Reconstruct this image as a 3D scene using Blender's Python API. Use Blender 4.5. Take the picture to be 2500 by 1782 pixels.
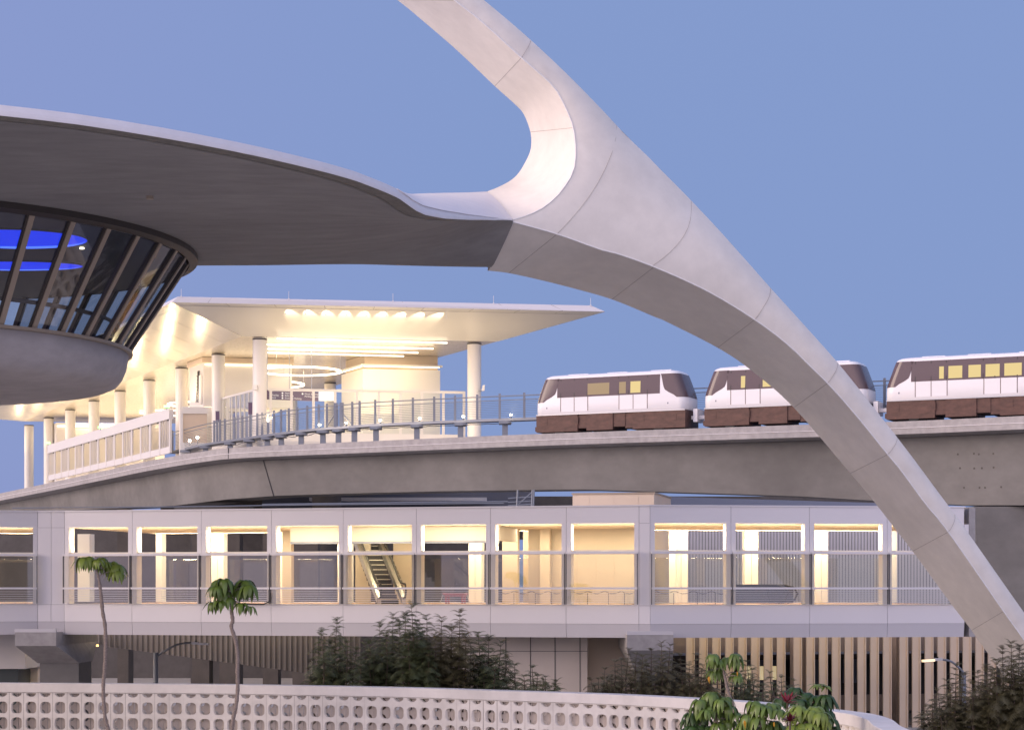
import bpy, math, random
from math import sin, cos, pi, radians, hypot, atan2, sqrt
from mathutils import Vector, Matrix, noise
from mathutils.geometry import delaunay_2d_cdt
random.seed(7)
S = bpy.context.scene
for o in list(bpy.data.objects): bpy.data.objects.remove(o, do_unlink=True)

# ------------------------------------------------------------------ camera
F, HY, CZ = 4861.0, 1436.0, 8.0          # focal length and horizon row in photo pixels, eye height
cd = bpy.data.cameras.new('camera'); cam = bpy.data.objects.new('camera', cd)
S.collection.objects.link(cam); S.camera = cam
cam.location = (0, 0, CZ); cam.rotation_euler = (radians(90), 0, 0)
cd.sensor_width = 36; cd.lens = F / 2500 * 36; cd.shift_y = (HY - 891) / 2500
cd.clip_end = 6000; cd.clip_start = .5

# ------------------------------------------------------------------ sky, sun, exposure
SUN_EL, SUN_AZ = radians(15), radians(256)   # low glow behind the camera, a little to the left
w = bpy.data.worlds.new('World'); S.world = w; w.use_nodes = True
nt = w.node_tree; nt.nodes.clear(); N = nt.nodes.new; LK = nt.links.new
out = N('ShaderNodeOutputWorld'); bg = N('ShaderNodeBackground'); LK(bg.outputs[0], out.inputs[0])
sky = N('ShaderNodeTexSky'); sky.sky_type = 'NISHITA'; sky.sun_disc = False
sky.sun_elevation = radians(2); sky.sun_rotation = SUN_AZ
tc = N('ShaderNodeTexCoord'); sep = N('ShaderNodeSeparateXYZ'); LK(tc.outputs['Generated'], sep.inputs[0])
def wm(op, a, b=None, clamp=False):
    n = N('ShaderNodeMath'); n.operation = op; n.use_clamp = clamp
    for i, v in enumerate((a, b)):
        if v is None: continue
        if hasattr(v, 'links'): LK(v, n.inputs[i])
        else: n.inputs[i].default_value = v
    return n.outputs[0]
def wmix(f, a, b, mode='MIX'):
    n = N('ShaderNodeMix'); n.data_type = 'RGBA'; n.blend_type = mode; n.clamp_factor = True
    if hasattr(f, 'links'): LK(f, n.inputs[0])
    else: n.inputs[0].default_value = f
    for i, v in ((6, a), (7, b)):
        if hasattr(v, 'links'): LK(v, n.inputs[i])
        else: n.inputs[i].default_value = v
    return n.outputs[2]
el = wm('ABSOLUTE', sep.outputs[2])
dusk = wmix(wm('MULTIPLY', el, 1.3, True), (.205, .300, .590, 1), (.24, .325, .60, 1))     # blue hour vault
left = wm('MULTIPLY', wm('MULTIPLY', sep.outputs[0], -1.0), 1.5, True)
dusk = wmix(left, dusk, (.275, .305, .61, 1))
back = wm('POWER', wm('MAXIMUM', wm('ADD', wm('MULTIPLY', sep.outputs[1], -.64), wm('MULTIPLY', sep.outputs[0], -.16)), 0.0), 1.2)
low = wm('MULTIPLY', wm('SUBTRACT', 1.0, wm('MULTIPLY', el, .7), True), wm('ADD', wm('MULTIPLY', el, 4.0, True), .26, True))
glow = wmix(1.0, wmix(0.0, (3.5, 2.8, 2.72, 1), (0, 0, 0, 1)), wm('MULTIPLY', back, low), 'MULTIPLY')
tot = wmix(1.0, dusk, glow, 'ADD')
nis = wmix(1.0, sky.outputs[0], (.02, .02, .02, 1), 'MULTIPLY')
tot = wmix(1.0, tot, nis, 'ADD')
LK(tot, bg.inputs[0]); bg.inputs[1].default_value = 1.0
sd = bpy.data.lights.new('sun', 'SUN'); sun = bpy.data.objects.new('sun', sd); S.collection.objects.link(sun)
sd.energy = 2.85; sd.angle = radians(40); sd.color = (1, .79, .64)
sun.rotation_euler = Vector((-sin(radians(76)) * cos(SUN_EL), -cos(radians(76)) * cos(SUN_EL), sin(SUN_EL))).to_track_quat('Z', 'Y').to_euler()
sun.location = (0, -30, 40)
S.view_settings.view_transform = 'Standard'; S.view_settings.look = 'None'
S.view_settings.exposure = 0; S.view_settings.gamma = 1
cy = S.cycles
cy.use_denoising = True; cy.max_bounces = 6; cy.diffuse_bounces = 3; cy.glossy_bounces = 3
cy.transparent_max_bounces = 24; cy.transmission_bounces = 4; cy.sample_clamp_indirect = 6

# ------------------------------------------------------------------ photo geometry helpers
def P(px, py, Y): return Vector(((px - 1250) / F * Y, Y, CZ + (HY - py) / F * Y))
def U(px, py, h):
    Y = h * F / (HY - py); return Vector(((px - 1250) / F * Y, Y, CZ + h))
def ray_line(px, p0, p1):            # where the sight line of column px meets the ground line p0-p1 -> t in metres
    m = Vector((p1[0] - p0[0], p1[1] - p0[1])); Lm = m.length; m /= Lm
    u = (px - 1250) / F
    # p0.x + t m.x = u (p0.y + t m.y)
    return (u * p0[1] - p0[0]) / (m.x - u * m.y)
def lerp(a, b, t): return a + (b - a) * t
def interp(x, xs, ys):
    if x <= xs[0]: return ys[0]
    for i in range(len(xs) - 1):
        if x <= xs[i + 1]:
            t = (x - xs[i]) / (xs[i + 1] - xs[i]); return ys[i] + (ys[i + 1] - ys[i]) * t
    return ys[-1]
def sst(a, b, x):
    t = min(1, max(0, (x - a) / (b - a))); return t * t * (3 - 2 * t)
def spline(pts, n):                  # Catmull-Rom through points, n steps per span
    pts = [Vector(p) for p in pts]; r = []
    q = [pts[0] * 2 - pts[1]] + pts + [pts[-1] * 2 - pts[-2]]
    for i in range(1, len(q) - 2):
        a, b, c, d = q[i - 1:i + 3]
        for k in range(n):
            t = k / n
            r.append(.5 * ((2 * b) + (c - a) * t + (2 * a - 5 * b + 4 * c - d) * t * t + (3 * b - a - 3 * c + d) * t ** 3))
    r.append(pts[-1]); return r
def resample(pts, n):
    d = [0]
    for a, b in zip(pts, pts[1:]): d.append(d[-1] + (b - a).length)
    r = []; j = 0
    for k in range(n):
        s = d[-1] * k / (n - 1)
        while j < len(d) - 2 and d[j + 1] < s: j += 1
        L = d[j + 1] - d[j]; t = (s - d[j]) / L if L > 1e-9 else 0
        r.append(pts[j].lerp(pts[j + 1], min(1, t)))
    return r

# ------------------------------------------------------------------ materials
M = {}
def mat(name, col, rough=.6, metal=0, var=0, scale=1.0, bump=0, emit=None, estr=0, spec=.5, stretch=(1, 1, 1), var2=0, scale2=.15, dark=None):
    m = bpy.data.materials.new(name); m.use_nodes = True; t = m.node_tree; b = t.nodes['Principled BSDF']
    b.inputs['Base Color'].default_value = (*col, 1); b.inputs['Roughness'].default_value = rough
    b.inputs['Metallic'].default_value = metal; b.inputs['Specular IOR Level'].default_value = spec
    if emit: b.inputs['Emission Color'].default_value = (*emit, 1); b.inputs['Emission Strength'].default_value = estr
    if var or var2 or bump:
        tcn = t.nodes.new('ShaderNodeTexCoord'); mp = t.nodes.new('ShaderNodeMapping'); mp.inputs['Scale'].default_value = stretch
        t.links.new(tcn.outputs['Object'], mp.inputs[0])
        n1 = t.nodes.new('ShaderNodeTexNoise'); n1.inputs['Scale'].default_value = scale; n1.inputs['Detail'].default_value = 7; n1.inputs['Roughness'].default_value = .62
        t.links.new(mp.outputs[0], n1.inputs['Vector'])
        n2 = t.nodes.new('ShaderNodeTexNoise'); n2.inputs['Scale'].default_value = scale2; n2.inputs['Detail'].default_value = 4
        t.links.new(tcn.outputs['Object'], n2.inputs['Vector'])
        def ramp(src, v):
            mr = t.nodes.new('ShaderNodeMapRange'); mr.inputs[1].default_value = .3; mr.inputs[2].default_value = .7
            mr.inputs[3].default_value = 1 - v; mr.inputs[4].default_value = 1 + v; t.links.new(src, mr.inputs[0]); return mr.outputs[0]
        mu = t.nodes.new('ShaderNodeMath'); mu.operation = 'MULTIPLY'
        t.links.new(ramp(n1.outputs[0], var), mu.inputs[0]); t.links.new(ramp(n2.outputs[0], var2), mu.inputs[1])
        vm = t.nodes.new('ShaderNodeVectorMath'); vm.operation = 'SCALE'; vm.inputs[0].default_value = col
        t.links.new(mu.outputs[0], vm.inputs['Scale']); t.links.new(vm.outputs[0], b.inputs['Base Color'])
        if bump:
            bp = t.nodes.new('ShaderNodeBump'); bp.inputs['Strength'].default_value = bump; bp.inputs['Distance'].default_value = .02
            t.links.new(n1.outputs[0], bp.inputs['Height']); t.links.new(bp.outputs[0], b.inputs['Normal'])
    M[name] = m; return m
def glass(name, tint, refl=.10, rough=.02):
    m = bpy.data.materials.new(name); m.use_nodes = True; t = m.node_tree; t.nodes.clear()
    o = t.nodes.new('ShaderNodeOutputMaterial'); mx = t.nodes.new('ShaderNodeMixShader')
    tr = t.nodes.new('ShaderNodeBsdfTransparent'); tr.inputs[0].default_value = (*tint, 1)
    gl = t.nodes.new('ShaderNodeBsdfGlossy'); gl.inputs['Roughness'].default_value = rough
    fr = t.nodes.new('ShaderNodeLayerWeight'); fr.inputs[0].default_value = .25
    mr = t.nodes.new('ShaderNodeMapRange'); mr.inputs[3].default_value = refl; mr.inputs[4].default_value = min(1, refl + .45)
    t.links.new(fr.outputs['Fresnel'], mr.inputs[0]); t.links.new(mr.outputs[0], mx.inputs[0])
    t.links.new(tr.outputs[0], mx.inputs[1]); t.links.new(gl.outputs[0], mx.inputs[2]); t.links.new(mx.outputs[0], o.inputs[0])
    M[name] = m; return m
def emis(name, col, s):
    return mat(name, (.8, .8, .8), emit=col, estr=s)
mat('arch_paint', (.78, .735, .67), .65, var=.05, scale=1.6, var2=.08, scale2=.22, bump=.05)
mat('arch_bead', (.82, .80, .78), .5)
mat('seam_dark', (.40, .36, .33), .8)
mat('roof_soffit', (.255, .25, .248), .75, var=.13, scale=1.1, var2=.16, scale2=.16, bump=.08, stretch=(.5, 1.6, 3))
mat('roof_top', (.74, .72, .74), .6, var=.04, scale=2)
mat('rim_strip', (.20, .19, .17), .8, var=.25, scale=5)
mat('bowl_conc', (.46, .435, .44), .7, var=.10, scale=1.4, var2=.12, scale2=.3, bump=.06, stretch=(1, 1, 2))
mat('bronze', (.36, .295, .23), .5)
mat('bronze_dark', (.05, .042, .038), .5)
mat('inner_dark', (.05, .055, .075), .7)
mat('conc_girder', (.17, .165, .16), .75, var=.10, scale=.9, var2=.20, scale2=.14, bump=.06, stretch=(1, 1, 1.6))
mat('conc_parapet', (.36, .345, .345), .75, var=.16, scale=2.2, var2=.08, scale2=.3, bump=.06)
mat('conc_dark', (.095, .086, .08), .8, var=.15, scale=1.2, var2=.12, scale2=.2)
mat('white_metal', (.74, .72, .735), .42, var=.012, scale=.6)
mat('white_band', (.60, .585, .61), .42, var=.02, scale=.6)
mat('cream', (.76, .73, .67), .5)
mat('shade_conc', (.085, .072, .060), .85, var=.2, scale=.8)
mat('gap_dark', (.05, .05, .055), .8)
mat('mullion_dark', (.055, .055, .07), .4)
mat('floor_bridge', (.40, .24, .16), .35, var=.12, scale=1.5)
mat('ceil_slat', (.80, .74, .62), .5, var=.15, scale=2, stretch=(.3, 4, 1))
mat('station_white', (.76, .74, .72), .4)
mat('station_soffit', (.74, .72, .69), .34, var=.015, scale=.4)
mat('rail_steel', (.24, .26, .30), .45, metal=.4)
mat('train_white', (.82, .81, .83), .3)
mat('train_dark', (.105, .052, .040), .6, var=.3, scale=2.5, stretch=(.6, 1, 1.5))
mat('train_black', (.035, .028, .028), .5)
mat('rubber', (.025, .025, .025), .8)
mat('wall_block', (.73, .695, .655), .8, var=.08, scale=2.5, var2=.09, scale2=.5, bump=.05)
mat('wall_rear_shaded', (.52, .455, .40), .85, var=.06, scale=3)  # darker than the front blocks: shade inside the holes put into the colour
mat('wall_cap', (.76, .725, .69), .75, var=.07, scale=1.5, var2=.08, scale2=.3)
mat('fin_beige', (.66, .53, .40), .6, var=.04, scale=.6)
mat('panel_beige', (.68, .56, .44), .6, var=.03, scale=.5)
mat('partition', (.50, .44, .36), .6, var=.03, scale=.5)
mat('slat_warm', (.72, .62, .48), .6)
mat('panel_grey', (.70, .63, .58), .6, var=.05, scale=.5)
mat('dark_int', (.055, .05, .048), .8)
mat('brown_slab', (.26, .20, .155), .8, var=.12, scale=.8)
mat('corrug', (.17, .155, .155), .45, metal=.3)
mat('plaza_conc', (.42, .395, .36), .9, var=.15, scale=.6, var2=.1, scale2=.05)  # pale concrete plaza, tone raised to bounce light onto the undersides
mat('bark', (.24, .195, .17), .85, var=.35, scale=14, stretch=(1, 1, 3), bump=.4)
mat('bark_dark', (.10, .075, .06), .9)
mat('leaf_green', (.105, .165, .028), .38, var=.35, scale=2.2)
mat('leaf_dark', (.040, .085, .020), .4, var=.35, scale=2.2)
mat('leaf_bright', (.155, .215, .032), .4, var=.3, scale=2.2)
mat('leaf_yellow', (.60, .30, .02), .5)
mat('leaf_red', (.22, .018, .028), .4, var=.3, scale=4)
mat('frond', (.075, .092, .040), .55, var=.45, scale=.9)
mat('frond_warm', (.105, .094, .045), .55, var=.45, scale=.9)
mat('red_paint', (.30, .035, .02), .5)
mat('steel', (.55, .55, .55), .3, metal=.8)
mat('sign_purple', (.13, .085, .155), .5)
mat('sign_text', (.80, .78, .80), .5, emit=(.9, .9, 1), estr=.25)
mat('blue_sign', (.05, .07, .28), .5)
emis('led_warm', (1, .80, .50), 5)
emis('led_white', (1, .88, .66), 3.2)
mat('led_blue', (.01, .01, .03), emit=(.002, .035, .95), estr=1.0)
mat('led_blue_hot', (.01, .01, .03), emit=(.07, .16, 1), estr=1.6)
emis('screen_white', (.85, .88, 1), 1.25)
emis('exit_green', (.05, 1, .12), 1.6)
emis('bulb', (1, .86, .60), 40)
mat('train_light', (.05, .05, .05), emit=(1, .76, .28), estr=.75)
mat('train_light_dim', (.05, .05, .05), emit=(1, .66, .30), estr=.34)
glass('glass_bridge', (.92, .90, .80), .12)
glass('glass_saucer', (.93, .97, .95), .12)
glass('glass_train', (.34, .24, .24), .12)
glass('glass_clear', (.86, .90, .88), .06)
mat('glass_dark', (.05, .055, .08), .08, spec=.8)

# ------------------------------------------------------------------ object helpers
COL = S.collection
ORG = {}
def thing(name, label, cat, loc=(0, 0, 0), group=None, kind=None):
    o = bpy.data.objects.new(name, None); COL.objects.link(o); o.location = loc; o.empty_display_size = .3
    o['label'] = label; o['category'] = cat
    if group: o['group'] = group
    if kind: o['kind'] = kind
    ORG[o.name] = Vector(loc); return o
class MB:
    def __init__(s): s.v = []; s.f = []; s.m = []; s.sm = []; s.mi = 0; s.smooth = False
    def face(s, *ids): s.f.append(ids); s.m.append(s.mi); s.sm.append(s.smooth)
    def add(s, vs): n = len(s.v); s.v += [Vector(v) for v in vs]; return n
    def quad(s, a, b, c, d): n = s.add((a, b, c, d)); s.face(n, n + 1, n + 2, n + 3)
    def poly(s, pts): n = s.add(pts); s.face(*range(n, n + len(pts)))
    def hexa(s, b4, t4):
        n = s.add(list(b4) + list(t4))
        for q in ((3, 2, 1, 0), (4, 5, 6, 7), (0, 1, 5, 4), (1, 2, 6, 5), (2, 3, 7, 6), (3, 0, 4, 7)): s.face(*[n + i for i in q])
    def box(s, x0, y0, z0, x1, y1, z1, fr=None):
        g = fr or (lambda a, b, c: Vector((a, b, c)))
        s.hexa([g(x0, y0, z0), g(x1, y0, z0), g(x1, y1, z0), g(x0, y1, z0)], [g(x0, y0, z1), g(x1, y0, z1), g(x1, y1, z1), g(x0, y1, z1)])
    def grid(s, rows, closed=False):
        n0 = len(s.v); k = len(rows[0])
        for r in rows: s.v += [Vector(p) for p in r]
        for i in range(len(rows) - 1):
            for j in range(k if closed else k - 1):
                a = n0 + i * k + j; b = n0 + i * k + (j + 1) % k
                s.face(a, b, b + k, a + k)
    def lathe(s, prof, c, seg=64, a0=0, a1=2 * pi):
        full = abs(a1 - a0 - 2 * pi) < 1e-6; k = seg if full else seg + 1
        rows = [[(c[0] + r * cos(a0 + (a1 - a0) * j / seg), c[1] + r * sin(a0 + (a1 - a0) * j / seg), z) for j in range(k)] for r, z in prof]
        s.grid(rows, closed=full)
    def cyl(s, c, r, z0, z1, seg=20, r2=None):
        r2 = r if r2 is None else r2
        s.smooth = True; s.lathe([(r, z0), (r2, z1)], c, seg); s.smooth = False
        s.poly([(c[0] + r2 * cos(2 * pi * j / seg), c[1] + r2 * sin(2 * pi * j / seg), z1) for j in range(seg)])
        s.poly([(c[0] + r * cos(-2 * pi * j / seg), c[1] + r * sin(-2 * pi * j / seg), z0) for j in range(seg)])
    def tube(s, pts, r, seg=6, cap=True):
        pts = [Vector(p) for p in pts]; rs = r if isinstance(r, (list, tuple)) else [r] * len(pts)
        rows = []; up = Vector((0, 0, 1))
        for i, p in enumerate(pts):
            d = (pts[min(i + 1, len(pts) - 1)] - pts[max(i - 1, 0)]).normalized()
            if i == 0:
                up = Vector((0, 0, 1)) if abs(d.z) < .9 else Vector((1, 0, 0))
            a = d.cross(up).normalized(); b = a.cross(d); up = b
            rows.append([p + (a * cos(2 * pi * j / seg) + b * sin(2 * pi * j / seg)) * rs[i] for j in range(seg)])
        o = s.smooth; s.smooth = seg > 4; s.grid(rows, True); s.smooth = o
        if cap: s.poly(list(reversed(rows[0]))); s.poly(rows[-1])
    def beam(s, a, b, w, h, up=(0, 0, 1)):
        a = Vector(a); b = Vector(b); d = (b - a).normalized(); u = Vector(up)
        if abs(d.dot(u)) > .98: u = Vector((0, 1, 0))
        x = d.cross(u).normalized() * w / 2; y = x.cross(d).normalized() * h / 2
        s.hexa([a - x - y, a + x - y, a + x + y, a - x + y], [b - x - y, b + x - y, b + x + y, b - x + y])
    def build(s, name, mats, parent=None, **kw):
        mats = [mats] if isinstance(mats, str) else mats
        o0 = ORG[parent.name] if parent else Vector((0, 0, 0))
        me = bpy.data.meshes.new(name); me.from_pydata([tuple(v - o0) for v in s.v], [], s.f)
        for m in mats: me.materials.append(M[m])
        me.polygons.foreach_set('material_index', s.m); me.polygons.foreach_set('use_smooth', s.sm)
        me.validate(); me.update()
        o = bpy.data.objects.new(name, me); COL.objects.link(o)
        if parent: o.parent = parent
        ORG[o.name] = o0
        for k, v in kw.items(): o[k] = v
        return o
def single(mb, name, mats, label, cat, **kw):
    o = mb.build(name, mats); o['label'] = label; o['category'] = cat
    for k, v in kw.items(): o[k] = v
    return o
def area(name, loc, dirv, sx, sy, power, col=(1, .80, .52), tang=None):
    ld = bpy.data.lights.new(name, 'AREA'); ld.shape = 'RECTANGLE'; ld.size = sx; ld.size_y = sy; ld.energy = power; ld.color = col
    o = bpy.data.objects.new(name, ld); COL.objects.link(o); o.location = loc
    z = -Vector(dirv).normalized(); x = Vector(tang or (1, 0, 0)); x = (x - z * x.dot(z)).normalized(); y = z.cross(x)
    o.rotation_euler = Matrix((x, y, z)).transposed().to_euler(); return o
def point(name, loc, power, col=(1, .80, .52), r=.05):
    ld = bpy.data.lights.new(name, 'POINT'); ld.energy = power; ld.color = col; ld.shadow_soft_size = r
    o = bpy.data.objects.new(name, ld); COL.objects.link(o); o.location = loc; return o
def spot(name, loc, aim, power, col, ang, blend):
    ld = bpy.data.lights.new(name, 'SPOT'); ld.energy = power; ld.color = col; ld.spot_size = radians(ang); ld.spot_blend = blend; ld.shadow_soft_size = .06
    o = bpy.data.objects.new(name, ld); COL.objects.link(o); o.location = loc; o.rotation_euler = (Vector(aim) - Vector(loc)).to_track_quat('-Z', 'Y').to_euler(); return o
def copy_tree(o, parent=None):
    c = o.copy(); COL.objects.link(c); ORG[c.name] = ORG.get(o.name, Vector((0, 0, 0)))
    if parent: c.parent = parent
    for ch in o.children: copy_tree(ch, c)
    return c

# ------------------------------------------------------------------ ground
g = MB(); g.quad((-3000, -400, 0), (3000, -400, 0), (3000, 4000, 0), (-3000, 4000, 0))
o = g.build('ground', 'plaza_conc'); o['kind'] = 'structure'

# ================================================================== the arched landmark
CC = Vector((-21.25, 68.0)); AA = radians(17)
ad = Vector((cos(AA), sin(AA))); an = Vector((-sin(AA), cos(AA))); HW = 2.0
def sz(px, py, off):
    r = Vector(((px - 1250) / F, 1.0)); c = CC + an * off
    # c + s ad = t r
    det = ad.x * (-r.y) + r.x * ad.y
    s = ((-c.x) * (-r.y) + r.x * (-c.y)) / det
    t = (ad.x * (-c.y) + c.x * ad.y) / det
    return Vector((s, (HY - py) / F * t))
def aw(s, z, off): p = CC + ad * s + an * off; return Vector((p.x, p.y, CZ + z))
E1 = [(1254,541),(1362,571),(1469,609),(1500,616),(1599,651),(1731,711),(1845,780),(1925,840),(1983,896),(2023,935),(2089,1009),(2170,1109),(2204,1150),(2261,1228),(2318,1298),(2453,1492),(2499,1556)]
E2 = [(1191,0),(1302,94),(1405,191),(1520,297),(1599,372),(1626,400),(1706,481),(1808,591),(1896,699),(1980,797),(2054,882),(2165,1023),(2199,1066),(2279,1173),(2339,1255),(2371,1299),(2499,1481)]
E3 = [(1191,661),(1242,667),(1316,683),(1392,702),(1494,731),(1599,774),(1626,785),(1752,849),(1834,904),(1938,995),(2076,1155),(2136,1227),(2193,1300),(2228,1345),(2321,1472),(2372,1538),(2419,1604)]
E4 = [(1112,0),(1177,51),(1275,140),(1337,194),(1362,222),(1386,268),(1402,311),(1408,369),(1403,415),(1392,437),(1363,477),(1319,512),(1269,532),(1254,536)]
E5 = [(969,0),(1022,43),(1115,123),(1208,211),(1257,255),(1279,280),(1295,323),(1297,354),(1291,379),(1269,419),(1248,440),(1217,457),(1189,468)]
def cv(lst, offf): return [sz(x, y, offf(x)) for x, y in lst]
near = lambda x: -HW
f3 = lambda x: lerp(.5, HW, sst(1191, 1420, x)); f5 = lambda x: lerp(.5, HW, sst(1189, 1290, x))
c1 = cv(E1, near); c2 = cv(E2, near); c4 = cv(E4, near)
c3 = cv(E3, f3); o3 = [f3(x) for x, y in E3]
c5 = cv(E5, lambda x: HW if x < 1250 and False else f5(x)); o5 = [f5(x) for x, y in E5]
# upper limb beyond (1250 px) is at full half width on both ends
for i, (x, y) in enumerate(E5):
    if y < 300: c5[i] = sz(x, y, HW); o5[i] = HW
def foot(c):                      # carry a leg curve on down to the ground
    d = (c[-1] - c[-3]).normalized(); k = (c[-1].y + CZ + .4) / -d.y; return c + [c[-1] + d * k * .5, c[-1] + d * k]
c1 = foot(c1); c2 = foot(c2); c3 = foot(c3); o3 += [HW, HW]
def crown(c):                     # carry an upper-limb curve on up to the crown of the arch
    p = c[0]; d = (c[0] - c[2]); sl = -d.y / d.x; s0 = p.x; r = []
    for t in (0, .2, .4, .6, .8): s = s0 * t; r.append(Vector((s, p.y + sl * s0 / 2 * (1 - t * t))))
    return r + c
c2 = crown(c2); c4 = crown(c4); c5 = crown(c5); o5 = [HW] * 5 + o5
sp = lambda c, n=6: [Vector((p.x, p.y)) for p in spline([(q.x, q.y, 0) for q in c], n)]
def sp3(c, off, n=6): return [(p.x, p.y, p.z) for p in spline([(q.x, q.y, w_) for q, w_ in zip(c, off)], n)]
s1, s2, s4 = sp(c1), sp(c2), sp(c4)
bldg = thing('arched_building', 'landmark building with giant white parabolic arch and saucer shaped restaurant deck under it', 'building', (CC.x, CC.y, 0))
arch = MB(); arch.smooth = True
poly = s4 + s1 + list(reversed(s2))
def seg_d(p, c):
    best = 1e9
    for a, b in zip(c, c[1:]):
        ab = b - a; t = max(0, min(1, (p - a).dot(ab) / max(1e-9, ab.length_squared))); best = min(best, (p - a - ab * t).length)
    return best
inner = s4 + s1
def inside(p):
    r = False; n = len(poly); j = n - 1
    for i in range(n):
        a, b = poly[i], poly[j]
        if (a.y > p.y) != (b.y > p.y) and p.x < (b.x - a.x) * (p.y - a.y) / (b.y - a.y) + a.x: r = not r
        j = i
    return r
pts = list(poly); xs = [p.x for p in poly]; ys = [p.y for p in poly]
st = .42; x = min(xs)
while x < max(xs):
    y = min(ys)
    while y < max(ys):
        p = Vector((x + st * .5 * (int(y / st) % 2), y))
        if inside(p) and min(seg_d(p, s2), seg_d(p, inner)) > .16: pts.append(p)
        y += st
    x += st
edges = [(i, (i + 1) % len(poly)) for i in range(len(poly))]
vo, eo, fo, _, _, _ = delaunay_2d_cdt(pts, edges, [], 1, 1e-5)
def bulge(p):
    a = seg_d(p, s2); b = seg_d(p, inner); t = a / max(1e-6, a + b)
    return .75 * max(0, 1 - t * 1.9) ** 2 * min(1, (a + b) / 2.2) + .10 * max(0, (t - .75) / .25) ** 2
n0 = arch.add([aw(p.x, p.y, -HW + bulge(p)) for p in vo])
for t in fo: arch.face(*[n0 + i for i in t])
def strip(ca, cb, n=90):           # ruled surface between two (s,z,off) curves
    ra = resample([Vector(p) for p in ca], n); rb = resample([Vector(p) for p in cb], n)
    k = 7; arch.grid([[aw(*a.lerp(b, j / (k - 1))) for j in range(k)] for a, b in zip(ra, rb)])
def w3(c, off): return [(p.x, p.y, off) for p in c]
n1 = [(p.x, p.y, -HW + bulge(p)) for p in s1]; n4 = [(p.x, p.y, -HW + bulge(p)) for p in s4]; n2 = [(p.x, p.y, -HW + bulge(p)) for p in s2]
fs3 = sp3(c3, o3); fs5 = sp3(c5, o5)
# match near and far soffit by the photographed joint lines
def split(c, px, py, off): 
    q = sz(px, py, off); return min(range(len(c)), key=lambda i: (Vector(c[i][:2]) - q).length)
J = [((1254,541),(1191,661)),((1362,571),(1242,667)),((1599,651),(1494,731)),((1845,780),(1752,849)),((2023,935),(1938,995)),((2170,1109),(2076,1155)),((2318,1298),(2228,1345)),((2453,1492),(2372,1538))]
ia = [split(n1, *a, -HW) for a, b in J] + [len(n1) - 1]; ib = [split(fs3, *b, f3(b[0])) for a, b in J] + [len(fs3) - 1]
for k in range(len(ia) - 1): strip(n1[ia[k]:ia[k + 1] + 1], fs3[ib[k]:ib[k + 1] + 1], 14)
J4 = [((1112,0),(969,0)),((1275,140),(1208,211)),((1402,311),(1295,323)),((1254,536),(1189,468))]
ja = [0] + [split(n4, *a, -HW) for a, b in J4]; jb = [0] + [split(fs5, *b, HW if b[1] < 300 else f5(b[0])) for a, b in J4]
for k in range(len(ja) - 1): strip(n4[ja[k]:ja[k + 1] + 1], fs5[jb[k]:jb[k + 1] + 1], 22)
strip(n2, [(p.x, p.y, HW) for p in s2], 90)
fp = [Vector(p[:2]) for p in fs5] + [Vector(p[:2]) for p in fs3] + list(reversed(s2))
try:
    vo2, _, fo2, _, _, _ = delaunay_2d_cdt(fp, [(i, (i + 1) % len(fp)) for i in range(len(fp))], [], 1, 1e-5)
    fo_ = [q[2] for q in fs5] + [q[2] for q in fs3] + [HW] * len(s2)
    n0 = arch.add([aw(p.x, p.y, fo_[min(range(len(fp)), key=lambda i: (fp[i] - p).length_squared)]) for p in vo2])
    for t in fo2: arch.face(*[n0 + i for i in reversed(t)])
except Exception as e: print('far face', e)
arch.build('arch', 'arch_paint', bldg)
# fine joints between the arch segments, and the pale bead along the arris
sm = MB()
def seamline(a, b, wd=.02, lift=.012):
    a = Vector(a); b = Vector(b); d = (b - a).normalized(); v = (a - cam.location).normalized(); x = d.cross(v).normalized() * wd / 2
    a = a - v * lift; b = b - v * lift
    sm.hexa([a - x + v * .02, a + x + v * .02, a + x, a - x], [b - x + v * .02, b + x + v * .02, b + x, b - x])
for k in range(len(J)):
    sm = MB(); a = aw(*n1[ia[k]]); b = aw(*fs3[ib[k]]); seamline(a, b, .04 if k == 0 else .016); sm.build('joint_line', 'seam_dark', bldg)
for k in range(1, len(ja) - 1):
    sm = MB(); seamline(aw(*n4[ja[k]]), aw(*fs5[jb[k]]), .016); sm.build('joint_line', 'seam_dark', bldg)
sm = MB(); seamline(aw(*n4[-1]), aw(*fs5[-1]), .02); sm.build('joint_line', 'seam_dark', bldg)
for a, b in (((1275,140),(1302,94)), ((1362,571),(1520,297)), ((1595,649),(1706,481)), ((1845,780),(1896,699)), ((2023,935),(2055,883)), ((2170,1109),(2199,1066)), ((2318,1298),(2339,1255))):
    sm = MB(); pa, pb = sz(*a, -HW), sz(*b, -HW); prev = None
    for k in range(9):
        q = pa.lerp(pb, k / 8) + (pb - pa).orthogonal().normalized() * (.35 * sin(pi * k / 8) * (-1 if (pb - pa).length > 2.5 else 0))
        w_ = aw(q.x, q.y, -HW + bulge(q))
        if prev is not None: seamline(prev, w_, .012, .015)
        prev = w_
    sm.build('joint_line', 'seam_dark', bldg)
bd = MB()
for c in (n4[6:], n1): bd.tube([aw(p[0], p[1], p[2] - .004) for p in resample([Vector(q) for q in c], 70)], .028, 6)
bd.build('edge_bead', 'arch_bead', bldg)

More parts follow.
